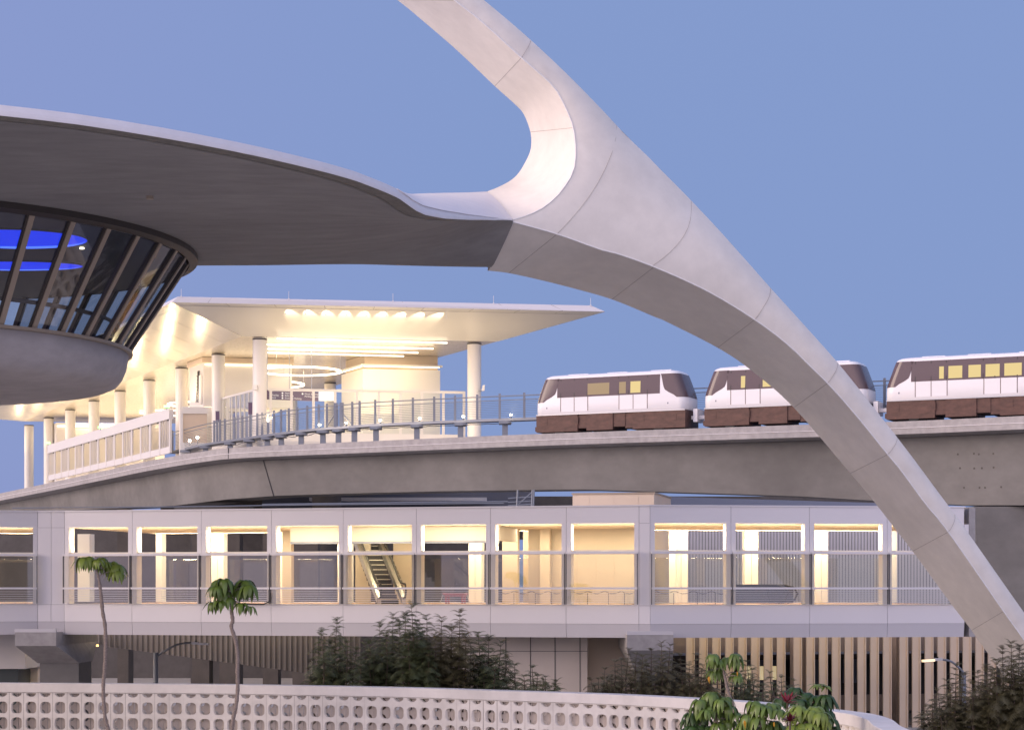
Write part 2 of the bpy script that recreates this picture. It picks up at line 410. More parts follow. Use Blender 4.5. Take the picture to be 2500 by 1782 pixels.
# ---- saucer roof
R0, RR = 10.21, 20.07
def degs(a): return a * 180 / pi
RIMPX = [(0, 255), (193, 278), (386, 309), (579, 346), (724, 379), (800, 398), (869, 418), (900, 430), (940, 446), (974, 461.6), (995, 477), (1014, 491), (1038, 503), (1085, 514), (1146, 524), (1208, 532), (1254, 536.5)]
JN, JK = Vector(n1[0][:2]), Vector(fs3[0][:2]); JR = hypot(JN.x, HW); JD = degs(atan2(HW, JN.x))
RTAB = [(5.27, 21.76), (9, 21.28), (12, 20.95), (17, 20.48), (22, 20.15), (27, 19.98), (37, 20.12), (50, 20.45), (60, 20.6)]
def rtab(d): return interp(d, [x for x, y in RTAB], [y for x, y in RTAB])
def rimr(th):                        # rim radius; runs out into the arm and ends on its first joint
    d = abs(th - degs(AA))
    if d < JD: return lerp(JK.x, JR, d / JD)
    return sum(rtab(max(JD, d + e)) for e in (-3, -1.5, 0, 1.5, 3)) / 5 if d > JD + 3 else rtab(d)
def rpx(th):
    R = rimr(th); X = CC.x + R * cos(radians(th)); Y = CC.y + R * sin(radians(th)); return 1250 + F * X / Y, Y
def ray_th(px):                      # rim point on a sight column
    lo, hi = -85.0, degs(AA) - JD
    for _ in range(50):
        m_ = (lo + hi) / 2
        if rpx(m_)[0] < px: lo = m_
        else: hi = m_
    return lo, rpx(lo)[1]
RT = []
for x, y in RIMPX:
    th, Y = ray_th(x)
    RT.append((th, (HY - y) / F * Y))
HB = RT[0][1]
def rimtop(th):
    d = degs(AA) - abs(th - degs(AA))          # mirror about the arm
    return interp(d, [-75] + [t for t, h in RT], [HB] + [h for t, h in RT])
def lip(th): return .05 + .23 * sst(5, 42, abs(th - degs(AA)))
def rimh(th):
    d = abs(th - degs(AA))
    return lerp(JK.y, JN.y, d / JD) if d < JD else rimtop(th) - lip(th)
def norm(th): return (th + 180) % 360 - 180
thl = []
t = -180.0
while t < 180: thl.append(t); t += .75 if -40 < t < 60 else 3.0
def lift(r, th):                     # the shell rises away from the arm on its far side
    dp = r * sin(radians(th) - AA); dp = max(0, dp) if cos(radians(th) - AA) > -.9 else 0
    return .27 * dp * dp / (dp + 1.2) * sst(8, 12, r)
def und(r, th):
    d = abs(th - degs(AA)); R = rimr(th) - .55 * sst(JD, JD + 6, d); k = min(1.03, (r - R0) / (R - R0))
    rise = (rimh(th) - 11.69 - .21 * (1 - sst(3, 25, d))) * max(0, k) ** 4
    return 11.57 + .12 * k + .21 * sst(0, .6, k) * (1 - sst(3, 25, d)) + rise + lift(r, th)
def pol(r, th, z): return (CC.x + r * cos(radians(th)), CC.y + r * sin(radians(th)), CZ + z)
def top(r, th): return (rimtop(th) if abs(th - degs(AA)) > JD else rimh(th) + .06) + .06 * (rimr(th) - r) + lift(r, th)
so = MB(); so.smooth = True
ru = lambda th: rimr(th) - .55 * sst(JD, JD + 6, abs(th - degs(AA)))
rows = [[pol(R0 + (ru(th) - R0) * k / 16, th, und(R0 + (ru(th) - R0) * k / 16, th)) for th in thl] for k in range(17)]
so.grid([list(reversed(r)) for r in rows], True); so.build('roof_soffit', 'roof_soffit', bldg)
rs = MB(); rs.smooth = True
lf = lambda th: lift(rimr(th), th)
rows = [[pol(ru(th), th, und(ru(th), th) + .008) for th in thl], [pol(rimr(th), th, rimh(th) + lf(th)) for th in thl]]
rs.grid([list(reversed(r)) for r in rows], True)
rs.build('rim_strip', 'rim_strip', bldg)
rt = MB(); rt.smooth = True
rows = [[pol(rimr(th) + dr, th, rimh(th) + lf(th) + (lip(th) if abs(th - degs(AA)) > JD else .05) * kz) for th in thl] for dr, kz in ((0, 0), (.02, .45), (-.03, .5), (-.05, 1))]
rows += [[pol(rimr(th) * k, th, top(rimr(th) * k, th)) for th in thl] for k in (.985, .96, .93, .89, .84, .78, .7, .6, .5, .3, .02)]
rt.grid([list(reversed(r)) for r in rows], True)
# top of the arm, swept from the rim up to the ridge that runs on to the arch
RG = [(960, 476), (1000, 474), (1050, 472), (1100, 471), (1150, 470), (1189, 468)]
rg = [sz(x, y, .5) for x, y in RG]; rgw = resample([aw(p.x, p.y, .5) for p in rg], 24)
ne = []
for k in range(24):
    px = lerp(974, 1253, k / 23); th, Y = ray_th(px); R = rimr(th)
    ne.append(Vector(pol(R - .03, th, rimtop(th))))
for q_ in range(6): ne[18 + q_] = ne[18 + q_].lerp(aw(*n4[-1]), (q_ / 5) ** 3)
far = [p + Vector((-.6, 2.6, -1.6)) for p in rgw]
rows = [[a.lerp(b, j / 8) + Vector((0, 0, .10 * sin(pi * j / 8))) for j in range(9)] + [b.lerp(c, j / 5) for j in range(1, 6)] for a, b, c in zip(ne, rgw, far)]
rt.grid([list(reversed(r)) for r in rows])
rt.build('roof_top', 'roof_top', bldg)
fx = MB(); p = P(366, 477, 59); fx.cyl((p.x, p.y), .11, CZ + 11.52, CZ + 11.66, 14); fx.build('soffit_lamp', 'bronze', bldg)
# ---- restaurant window band
WT, WB = (10.05, 11.52), (7.90, 8.16)
def onring(px, R, near_=True):
    u = (px - 1250) / F   # (uY - cx)^2 + (Y-cy)^2 = R^2
    a = 1 + u * u; b = -2 * (u * CC.x + CC.y); c = CC.length_squared - R * R; d = b * b - 4 * a * c
    Y = (-b - sqrt(max(0, d))) / (2 * a); return degs(atan2(Y - CC.y, u * Y - CC.x))
tt = [onring(px, WT[0]) for px in (66, 175, 266, 334, 388)]
step = (tt[-1] - tt[0]) / 4; mull = [tt[0] + step * k for k in range(-9, 10)]
n_all = round(360 / step); step = 360 / n_all; mull = [tt[2] + step * k for k in range(n_all)]
def wp(th, k, dr=0): return Vector(pol(lerp(WB[0], WT[0], k) + dr, th, lerp(WB[1], WT[1], k)))
vis = [norm(t) for t in mull]
for th in sorted(vis):
    if True:
        mb = MB(); e = radians(th); tg = Vector((-sin(e), cos(e), 0)); rd = Vector((cos(e), sin(e), 0))
        a, b = wp(th, 0), wp(th, 1)
        mb.hexa([a - tg * .09, a + tg * .09, a + tg * .09 + rd * .16, a - tg * .09 + rd * .16], [b - tg * .09, b + tg * .09, b + tg * .09 + rd * .16, b - tg * .09 + rd * .16])
        mb.build('mullion', 'bronze', bldg); mb = MB(); mb.hexa([a - tg * .15, a - tg * .092, a - tg * .092 + rd * .12, a - tg * .15 + rd * .12], [b - tg * .15, b - tg * .092, b - tg * .092 + rd * .12, b - tg * .15 + rd * .12]); mb.build('side_strip', 'bronze_dark', bldg)  # dark strip down one side of each mullion
        g = MB(); t2 = th + step; q = .4
        g.quad(wp(th + q, 0, .03), wp(t2 - q, 0, .03), wp(t2 - q, 1, .03), wp(th + q, 1, .03)); g.build('window_pane', 'glass_saucer', bldg)
fr = MB(); fr.smooth = False
fr.lathe([(WT[0] + .05, CZ + 11.30), (WT[0] + .34, CZ + 11.38), (WT[0] + .34, CZ + 11.60), (WT[0], CZ + 11.62)], CC, 96)
fr.build('head_frame', 'bronze_dark', bldg)
fr = MB(); fr.lathe([(WB[0] - .1, CZ + 8.20), (WB[0] + .26, CZ + 8.20), (WB[0] + .26, CZ + 8.10), (WB[0] - .1, CZ + 8.08)], CC, 96)
fr.build('sill_frame', 'bronze', bldg)
bw = MB(); bw.smooth = True
bw.lathe([(r, CZ + z) for r, z in ((3.0, -8), (3.0, 6.7), (4, 6.74), (5.5, 6.77), (6.7, 6.83), (7.3, 6.92), (7.62, 7.06), (7.8, 7.28), (7.93, 7.6), (8.02, 8.10), (7.6, 8.12), (.3, 8.13))], CC, 128)
bw.build('bowl', 'bowl_conc', bldg)
ic = MB()
ic.lathe([(.05, CZ + 11.32), (10.0, CZ + 11.32)], CC, 72)
ic.build('ceiling', 'inner_dark', bldg)
for px, py, rx, ry in ((28, 585, 2.42, 1.75), (30, 650, 2.46, .95)):
    Yc = 11.26 * F / (HY - py); xc = xb0 = (px - 1250) / F * Yc; ci = lambda k, s=1.0: Vector((xc + rx * s * cos(k), Yc + ry * s * sin(k), CZ + 11.26))
    b = MB(); ks = [2 * pi * j / 64 for j in range(64)]
    b.poly([ci(-k) for k in ks]); b.build('cove_light', 'led_blue', bldg)
    b = MB(); b.smooth = True
    b.grid([[ci(k, s) + Vector((0, 0, dz)) for k in ks] for s, dz in ((1.0, .005), (1.0, .06))], True); b.build('cove_trim', 'inner_dark', bldg)
    b = MB(); kk = [pi * j / 40 for j in range(41)]
    b.grid([[Vector((xc + rx * .97 * cos(k), Yc + ry * (.98 - w_ * sin(k) ** .7) * sin(k), CZ + 11.252)) for k in kk] for w_ in (0, .26)]); b.build('cove_glow', 'led_blue_hot', bldg)
ir = MB(); ir.lathe([(7.62, CZ + 9.02), (7.62, CZ + 9.16), (7.5, CZ + 9.16)], CC, 96)
ir.build('guard_rail', 'bronze_dark', bldg)
pt = MB(); pt.lathe([(1.6, CZ + 8.13), (1.6, CZ + 11.9)], CC, 24); pt.build('core', 'inner_dark', bldg)
for px, py in ((200, 585),):
    b = MB(); b.cyl((P(px, py, 66).x, 66), .08, CZ + 11.24, CZ + 11.29, 14); b.build('ceiling_light', 'led_white', bldg)

# ================================================================== elevated guideway
GP = [(0,1204),(132,1176),(263,1147),(368,1124),(500,1101),(600,1091),(900,1077),(1317,1059),(1800,1042),(2200,1028.5),(2500,1015)]
gp = [U(x, y, 10.9) for x, y in GP]
d0 = (gp[0] - gp[1]).normalized(); gp = [gp[0] + d0 * 60] + gp
d1 = (gp[-1] - gp[-2]).normalized(); gp = gp + [gp[-1] + d1 * 25, gp[-1] + d1 * 60]
gl = spline(gp, 10)
for p in gl: p.z = 0
gn = []
for i in range(len(gl)):
    d = (gl[min(i + 1, len(gl) - 1)] - gl[max(0, i - 1)]).normalized(); gn.append(Vector((-d.y, d.x, 0)))   # towards the far side
BP = [(0,1252),(380,1235),(514,1219),(640,1210),(738,1206.7),(872,1203),(1051,1198.6),(1400,1194),(1800,1206),(1953,1211.6),(2107,1221),(2337,1233),(2500,1233)]
bpx = [b[0] for b in BP]
def zbot(p):
    px = 1250 + F * p.x / p.y; py = interp(px, bpx, [b[1] for b in BP]); return (HY - py) / F * (p.y + 1.3)
gway = thing('elevated_guideway', 'curved concrete guideway on tall piers carrying the white train', 'viaduct', (0, 140, 0))
def sweep(mb, prof, closed=True, i0=0, i1=None):
    rows = []
    for p, n in list(zip(gl, gn))[i0:i1]:
        pr = prof(p) if callable(prof) else prof
        rows.append([p + n * o_ + Vector((0, 0, CZ + z)) for o_, z in pr])
    mb.grid(rows, closed)
    mb.poly(list(reversed(rows[0]))); mb.poly(rows[-1])
d = MB(); sweep(d, [(.03, 10.9), (.32, 10.9), (.32, 10.55), (5.4, 10.55), (5.4, 10.9), (5.7, 10.9), (5.7, 10.05), (4.6, 9.92), (1.3, 9.92), (0, 10.06), (0, 10.44), (.05, 10.445), (.05, 10.485), (.03, 10.49)])
d.build('deck', 'conc_parapet', gway)
gd = MB(); sweep(gd, lambda p: [(1.25, 9.9), (4.6, 9.9), (4.3, zbot(p)), (1.55, zbot(p))]); gd.build('girder', 'conc_girder', gway)
led = MB(); sweep(led, [(-.035, 10.44), (.06, 10.44), (.06, 10.475), (-.035, 10.475)]); led.build('ledge', 'roof_top', gway)
for off in (1.5, 3.9):
    r = MB(); sweep(r, [(off, 10.555), (off + .5, 10.555), (off + .5, 10.78), (off, 10.78)]); r.build('running_rail', 'conc_dark', gway)
sj = MB()
pa = U(562, 1094, 10.9)
i = min(range(len(gl)), key=lambda k: abs(1250 + F * gl[k].x / gl[k].y - 562)); q = gl[i]; nn = gn[i]; tt_ = Vector((nn.y, -nn.x, 0))
sj.hexa([q - nn * .02 - tt_ * .03 + Vector((0, 0, CZ + 10.07)), q - nn * .02 + tt_ * .03 + Vector((0, 0, CZ + 10.07)), q + nn * .1 + tt_ * .03 + Vector((0, 0, CZ + 10.07)), q + nn * .1 - tt_ * .03 + Vector((0, 0, CZ + 10.07))],
        [q - nn * .02 - tt_ * .03 + Vector((0, 0, CZ + 10.91)), q - nn * .02 + tt_ * .03 + Vector((0, 0, CZ + 10.91)), q + nn * .1 + tt_ * .03 + Vector((0, 0, CZ + 10.91)), q + nn * .1 - tt_ * .03 + Vector((0, 0, CZ + 10.91))])
i = min(range(len(gl)), key=lambda k: abs(1250 + F * gl[k].x / gl[k].y - 622)); q = gl[i]; nn = gn[i]; tt_ = Vector((nn.y, -nn.x, 0))
a = q + nn * 1.23 - tt_ * .2 + Vector((0, 0, CZ + 9.9)); b = q + nn * 1.53 + tt_ * .6 + Vector((0, 0, CZ + zbot(q)))
sj.build('expansion_joint', 'gap_dark', gway); sj = MB(); sj.beam(a, b, .05, .06, nn); sj.build('girder_joint', 'gap_dark', gway)
for zx, zy in ((1757,940),(1873,935),(1915,940),(2042,935),(1775,1050),(1890,1052),(1940,1050),(2050,1045),(1800,1205),(1915,1205),(1965,1205),(2085,1200)):
    px, py = zx / 3.2557 + 1800, zy / 3.2557 + 820; best = None
    for i in range(len(gl) - 1):
        for u in (0, .2, .4, .6, .8):
            q = gl[i].lerp(gl[i + 1], u); n = gn[i]; z = (HY - py) / F * q.y; zb = zbot(q); off = lerp(1.55, 1.25, min(1, max(0, (z - zb) / (9.9 - zb)))) - .012
            c = q + n * off; e = abs(1250 + F * c.x / c.y - px)
            if best is None or e < best[0]: best = (e, c, n)
    _, c, n = best; tg = Vector((n.y, -n.x, 0)); z = CZ + (HY - py) / F * c.y; m = MB()
    m.poly([Vector((c.x, c.y, z)) + tg * (.07 * cos(k * pi / 5)) + Vector((0, 0, .07 * sin(k * pi / 5))) for k in range(10)]); m.build('tie_mark', 'conc_dark', gway)
# piers
pr = MB(); zt = (HY - 1236) / F * 128
def xb(px, Y): return (px - 1250) / F * Y
pr.hexa([(xb(2386, 128), 128, 0), (xb(2900, 128), 128, 0), (xb(2900, 128), 133, 0), (xb(2386, 128), 133, 0)], [(xb(2379, 128), 128, CZ + zt), (xb(2900, 128), 128, CZ + zt), (xb(2900, 128), 133, CZ + zt), (xb(2379, 128), 133, CZ + zt)])
pr.hexa([(xb(2420, 128) - .02, 127.98, 0), (xb(2420, 128), 128.01, 0), (xb(2386, 128), 133, 0), (xb(2330, 131), 131, 0)], [(xb(2379, 128) - .02, 127.98, CZ + zt - .02), (xb(2379, 128), 128.01, CZ + zt - .02), (xb(2379, 128), 133, CZ + zt - .02), (xb(2306, 131), 131, CZ + zt - .02)])
pr.build('pier', 'conc_girder', gway)
for px, Y, w_ in ((520, 160, 3.6), (30, 236, 4)):
    pr = MB(); x = xb(px, Y); z = CZ + 6.6
    pr.box(x - w_ / 2, Y, 0, x + w_ / 2, Y + 2.6, z - .5); pr.box(x - w_ / 2 - 1.2, Y - .6, z - .5, x + w_ / 2 + 1.2, Y + 3.2, z); pr.build('pier', 'conc_dark', gway)

# ---- service walkway with cable railing between the tracks
WL = [(410,1102),(455,1092),(500,1082),(560,1073),(634,1062),(700,1053),(770,1045),(850,1039),(900,1035),(1000,1030),(1120,1025),(1250,1020),(1420,1014)]
wl = [U(x, y, 12.54) for x, y in WL]
d1 = (wl[-1] - wl[-2]).normalized(); wl += [wl[-1] + d1 * 20, wl[-1] + d1 * 45]
wk = thing('service_walkway', 'grey steel walkway with cable railing beside the lit station', 'walkway', wl[5])
ws = spline(wl, 6); b = MB()
rows = []
for i, p in enumerate(ws):
    dd = (ws[min(i + 1, len(ws) - 1)] - ws[max(0, i - 1)]).normalized(); n = Vector((-dd.y, dd.x, 0))
    rows.append([p + n * o_ + Vector((0, 0, z)) for o_, z in ((0, 0), (1.1, 0), (1.1, -.20), (0, -.20))])
b.grid(rows, True); b.poly(rows[0]); b.build('walkway_deck', 'rail_steel', wk)
posts = [405, 413, 421, 523, 530, 537, 549, 573, 592, 611, 628, 640, 654, 669, 686, 705, 726, 750, 778, 798, 820, 834, 860, 878, 916, 959, 1008, 1060, 1111, 1165, 1220, 1280, 1345, 1415, 1740, 1960, 2160]
wpx = [1250 + F * p.x / p.y for p in ws]
def at_w(px):
    for i in range(len(ws) - 1):
        if wpx[i] <= px <= wpx[i + 1]: return ws[i].lerp(ws[i + 1], (px - wpx[i]) / (wpx[i + 1] - wpx[i]))
    return ws[0] if px < wpx[0] else ws[-1]
for px in posts:
    p = at_w(px); m = MB(); wd = .085 if px not in (820, 834) else .16
    m.box(p.x - wd, p.y - .05, p.z - .02, p.x + wd, p.y + .10, p.z + 1.82); m.build('post', 'rail_steel', wk)
for h, r in ((1.62, .045), (1.32, .035)):
    m = MB(); m.tube([p + Vector((0, -.03, h)) for p in ws], r, 6); m.build('handrail', 'rail_steel', wk)
m = MB()
for k in range(9): m.tube([p + Vector((0, -.02, .14 + .13 * k)) for p in ws], .013, 4)
m.build('cable', 'rail_steel', wk)
for px in (798, 860):
    m = MB(); p = at_w(px); q = at_w(816 if px < 820 else 838); m.beam(p + Vector((0, -.03, .05)), q + Vector((0, -.03, .9)), .08, .06); m.build('brace', 'rail_steel', wk)
for px in (452, 500, 560, 607, 651, 685, 734, 787, 825, 864, 917, 1017, 1124, 1233, 1420):
    p = at_w(px); m = MB(); m.box(p.x - .21, p.y + .3, CZ + 10.4, p.x + .21, p.y + .7, p.z - .42); m.box(p.x - .45, p.y - .06, p.z - .42, p.x + .45, p.y + 1.0, p.z - .2)
    m.build('bracket', 'rail_steel', wk)
m = MB(); cpts = []
for k in range(70):
    px = 560 + 690 * k / 69; p = at_w(px); cpts.append(p + Vector((0, .05, -.36 - .16 * abs(sin(k * .9)) * (1 if px < 830 else .25))))
m.tube(cpts, .03, 5); m.build('conduit', 'gap_dark', wk)
lampdesc = {781: 'small glowing walkway lamp left of the paired gate posts', 846: 'bright starburst walkway lamp at the right foot of the gate brace', 929: 'small glowing lamp on the walkway between the shaft and the first plain post', 1025: 'glowing walkway lamp in front of the right platform column group', 1131: 'glowing walkway lamp just left of the last wide platform column', 1247: 'brightest walkway lamp nearest the first train car'}
for px, lb in lampdesc.items():
    p = at_w(px); lt = thing('walkway_lamp', lb, 'lamp', p + Vector((0, -.25, .12)), group='lamps along the service walkway')
    m = MB(); m.smooth = True; q = p + Vector((0, -.25, .2)); m.lathe([(.005, q.z - .08), (.07, q.z - .05), (.09, q.z), (.07, q.z + .05), (.005, q.z + .08)], (q.x, q.y), 12); m.build('bulb', 'bulb', lt)
    m = MB(); m.cyl((q.x, q.y), .06, q.z - .25, q.z - .08, 10); m.build('base', 'rail_steel', lt)
for px in (470, 489):
    p = at_w(px)
    lt = thing('platform_lamp', 'round white lamp low on the station end wall, ' + ('left one of the pair' if px < 480 else 'right one of the pair'), 'lamp', p + Vector((-.2, -.3, .0)))
    m = MB(); m.smooth = True; q = p + Vector((-.2, -.3, .45 if px < 480 else .55)); m.lathe([(.005, q.z - .11), (.09, q.z - .07), (.12, q.z), (.09, q.z + .07), (.005, q.z + .11)], (q.x, q.y), 12); m.build('bulb', 'bulb', lt)
    m = MB(); m.cyl((q.x, q.y + .1), .03, p.z, q.z, 8); m.build('stem', 'rail_steel', lt)

# ================================================================== train
T0 = Vector((1.62, 142.0, 0)); TD = Vector((.902, -.432, 0)).normalized(); TS = Vector((TD.y, -TD.x, 0))   # TS points to the camera side
TS = Vector((-.432, -.902, 0)).normalized()
CL, CW = 11.5, 2.75
LV = [(12.33, .05, .05), (12.42, .0, .0), (13.0, .0, .0), (13.25, .03, .0), (13.5, .10, .01), (14.0, .28, .03), (14.5, .46, .06), (14.86, .60, .10), (15.0, .70, .16), (15.1, .9, .34), (15.16, 1.3, .7)]
def lv(z):
    zs = [l[0] for l in LV]; return interp(z, zs, [l[1] for l in LV]), interp(z, zs, [l[2] for l in LV])
def cring(z, out_=0.0, n=6):
    e, s = lv(z); r = min(.62, (CW - 2 * s) / 2 - .05); x0, x1, y0, y1 = e - out_, CL - e + out_, s - out_, CW - s + out_; pts = []
    for cx, cy_, a in ((x1 - r, y0 + r, -90), (x1 - r, y1 - r, 0), (x0 + r, y1 - r, 90), (x0 + r, y0 + r, 180)):
        for k in range(n + 1):
            t = radians(a + 90 * k / n); pts.append((cx + r * cos(t), cy_ + r * sin(t)))
    return pts
def cshield(z, right, out_=.012, n=7, back=.75):
    e, s = lv(z); r = .62; y0, y1 = s - out_, CW - s + out_; x1 = CL - e + out_; pts = [(x1 - r - back, y0)]
    for cx, cy_, a in ((x1 - r, y0 + r, -90), (x1 - r, y1 - r, 0)):
        for k in range(n + 1):
            t = radians(a + 90 * k / n); pts.append((cx + r * cos(t), cy_ + r * sin(t)))
    pts.append((x1 - r - back, y1))
    return pts if right else [(CL - x, y) for x, y in pts]
def make_car(k, label):
    og = T0 + TD * (12.7 * k)
    fr = lambda x, y, z: og + TD * x - TS * y + Vector((0, 0, CZ + z))
    t = thing('train_car', label, 'train car', og + Vector((0, 0, CZ + 11)), group='cars of the white train')
    m = MB(); m.smooth = True
    m.grid([[fr(x, y, z) for x, y in cring(z)] for z, _, _ in LV], True)
    m.smooth = False; m.poly([fr(x, y, LV[-1][0]) for x, y in cring(LV[-1][0])]); m.poly([fr(x, y, 12.33) for x, y in reversed(cring(12.33))])
    # cut of the window band is dressed with a dark inner lining standing behind the glass
    m.build('body', 'train_white', t)
    for right in (True, False):
        m = MB(); m.smooth = True; zs = [13.2 + (14.86 - 13.2) * j / 9 for j in range(10)]
        rows = []
        for z in zs:
            bk = .05 + .75 * sst(13.15, 13.8, z) - .1 * sst(13.95, 14.86, z); p = cshield(z, right, back=bk); rows.append([fr(x, y, z) for x, y in (p if right else p)])
        m.grid(rows); m.build('windshield', 'glass_cab', t)
    for y_side in (0, 1):
        for xa, xb_ in ((1.75, 9.55),):
            m = MB(); m.smooth = False
            for z0, z1 in ((13.5, 14.0), (14.0, 14.5), (14.5, 14.84)):
                q = []
                for z in (z0, z1):
                    s = lv(z)[1] - .012; y = s if not y_side else CW - s; q.append((y, z))
                m.quad(fr(xa, *q[0]), fr(xb_, *q[0]), fr(xb_, *q[1]), fr(xa, *q[1]))
            m.build('side_window', 'glass_cab', t)
    for d0, d1 in ((2.03, 4.12), (6.5, 8.62)):
        m = MB(); m.box(d0, -.006, 12.5, d1, .01, 13.49, fr); m.mi = 1
        for x in (d0, (d0 + d1) / 2, d1): m.box(x - .022, -.010, 12.5, x + .022, .0, 13.49, fr)
        m.build('door', ['train_white', 'train_dark'], t)
    lit = {0: ((4.1, 5.75), (6.5, 7.0), (7.35, 8.1)), 1: ((2.75, 3.05), (4.3, 5.6)), 2: ((3.6, 3.9), (4.2, 5.1), (5.5, 6.3), (6.6, 7.5), (7.8, 8.9))}[k]
    for xa, xb_ in lit:
        m = MB()
        for z0, z1 in ((13.62, 14.0), (14.0, 14.42)):
            s0, s1_ = lv(z0)[1] - .016, lv(z1)[1] - .016
            m.hexa([fr(xa, s0, z0), fr(xb_, s0, z0), fr(xb_, s0 + .02, z0), fr(xa, s0 + .02, z0)], [fr(xa, s1_, z1), fr(xb_, s1_, z1), fr(xb_, s1_ + .02, z1), fr(xa, s1_ + .02, z1)])
        m.build('lit_window', 'train_light' if int(xa * 10) % 3 != 2 else 'train_light_dim', t)
    m = MB()
    for xa, xb_, z0, z1, y0 in ((.1, 3.3, 11.1, 12.34, .06), (3.3, 4.0, 11.3, 12.34, .14), (4.0, 6.0, 11.12, 12.34, .05), (6.0, 6.9, 11.32, 12.34, .12), (6.9, 7.5, 11.2, 12.34, .16), (7.5, 11.4, 11.1, 12.34, .06)):
        m.box(xa, y0, z0, xb_, CW - y0, z1, fr)
    for xa in (.5, 2.9, 4.6, 5.2, 7.9, 10.3): m.box(xa, .045, 11.6, xa + .45, .3, 12.1, fr)
    m.box(-.02, .12, 11.18, .35, CW - .12, 11.5, fr); m.build('undercarriage', 'train_dark', t)
    for x in (2.03, 3.07, 4.06, 6.45, 7.2, 8.62):
        m = MB(); s0, s1_ = lv(13.5)[1] - .02, lv(14.82)[1] - .02; m.hexa([fr(x - .03, s0, 13.5), fr(x + .03, s0, 13.5), fr(x + .03, s0 + .02, 13.5), fr(x - .03, s0 + .02, 13.5)], [fr(x - .03, s1_, 14.82), fr(x + .03, s1_, 14.82), fr(x + .03, s1_ + .02, 14.82), fr(x - .03, s1_ + .02, 14.82)]); m.build('window_post', 'train_black', t)
    m = MB(); m.box(.1, .02, 12.28, CL - .1, .06, 12.345, fr); m.build('sill_strip', 'steel', t)
    for x in (1.9, 9.4):
        for y in (.09, CW - .39):
            m = MB(); rows = [[fr(x + .46 * cos(2 * pi * j / 18), yy, 11.36 + .46 * sin(2 * pi * j / 18)) for j in range(18)] for yy in (y, y + .3)]
            m.grid(rows, True); m.poly(rows[0]); m.poly(list(reversed(rows[1]))); wh = m.build('wheel', 'rubber', t)
            m = MB(); m.poly([fr(x + .2 * cos(2 * pi * j / 12), y - .01 if y < 1 else y + .31, 11.36 + .2 * sin(2 * pi * j / 12)) for j in range(12)]); m.build('hub', 'hub_grey', wh)
    for xa in (2.3, 5.3, 8.6): m = MB(); m.box(xa, .75, 15.10, xa + 1.5, CW - .75, 15.2, fr); m.build('roof_unit', 'train_white', t)
    m = MB(); m.box(CL - .05, 1.1, 11.7, CL + 1.25, CW - 1.1, 11.95, fr); m.box(CL + .25, .7, 11.5, CL + .55, CW - .7, 12.4, fr); m.build('coupler', 'train_white' if k < 2 else 'train_dark', t)
    for x in (.9, 10.1): m = MB(); m.box(x, -.012, 12.75, x + .09, .01, 12.86, fr); m.build('marker', 'rail_steel', t)
mat('glass_cab', (.115, .080, .086), .16, spec=.5)
mat('hub_grey', (.12, .09, .085), .5)
make_car(0, 'white train car fully visible between station and arch leg, two yellow windows')
make_car(1, 'middle white train car mostly hidden behind the sloping arch leg')
make_car(2, 'white train car right of the arch leg with four lit yellow windows')

# ================================================================== station
LD = Vector((-.42, .9075, 0)); ED = Vector((.985, .17, 0)).normalized()
st_ = thing('train_station', 'brightly lit open train station with knife edged white canopy on round columns', 'station', (-21, 167, 0))
OL, OR = U(420, 738, 22.6), U(1477, 761, 22.55)
TL = Vector((OL.x + .45, OL.y + .05, CZ + 23.05)); TR = Vector((6.45, 162.4, CZ + 23.05))
IL, IR = U(592, 821, 21.0), U(1213, 834, 21.0)
LEN = 112
end = LD * LEN; endi = LD * (LEN - 19)
m = MB()
def panels(a, b, c, d, n, lift=0):   # ruled quad in n strips
    m.grid([[a.lerp(b, k / n), d.lerp(c, k / n)] for k in range(n + 1)])
m.quad(OL, OR, IR, IL)                                    # front facet
m.build('front_soffit', 'station_soffit', st_)
m = MB(); m.quad(OL + end, OL, IL, IL + endi); m.quad(OR, OR + end, IR + endi, IR); m.quad(OR + end, OL + end, IL + endi, IR + endi)
m.build('side_soffit', 'soffit_slat', st_) if 'soffit_slat' in M else None
mat('soffit_slat', (.70, .66, .60), .22, metal=.35, var=.05, scale=1.2, stretch=(1, 6, 6), bump=.12)
o = m.build('side_soffit', 'soffit_slat', st_)
m = MB(); m.quad(IL, IR, IR + endi, IL + endi)
mat('ceil_metal', (.66, .60, .52), .26, metal=.35, var=.10, scale=1.0, stretch=(5, 1, 1), bump=.12)
m.build('ceiling', 'ceil_metal', st_)
m = MB(); TLE, TRE = TL + end + Vector((0, -.8, 0)), TR + end + Vector((0, -.8, 0))
m.quad(OR, OL, TL, TR); m.quad(OL, OL + end, TLE, TL); m.quad(OR + end, OR, TR, TRE); m.quad(OL + end, OR + end, TRE, TLE); m.quad(TL, TLE, TRE, TR)
m.build('roof_edge', 'white_metal', st_)
m = MB()
vz = Vector((0, 0, 1))
def facetline(a, b, r=.018): m.tube([a, b], r, 4)
q0, q1 = OL.lerp(IL, .09), OR.lerp(IR, .09); facetline(q0, q1)
for k in (.12, .23, .345, .46, .575, .69, .80, .9):
    facetline(OL.lerp(OR, k), OL.lerp(OR, k).lerp(IL.lerp(IR, k), .09))
for k in (.08, .305, .535, .77, .9): facetline(OL.lerp(OR, k), TL.lerp(TR, k))
facetline(OL, IL); facetline(OR, IR, .012)
fl2 = OL + (IL - OL) * .32; m.tube([OL.lerp(IL, .10), OL.lerp(IL, .10) + end * .96], .02, 4)
for k in range(1, 18): facetline(OL + LD * 6 * k, IL + LD * 5.2 * k, .012)
m.build('panel_joint', 'conc_parapet', st_)
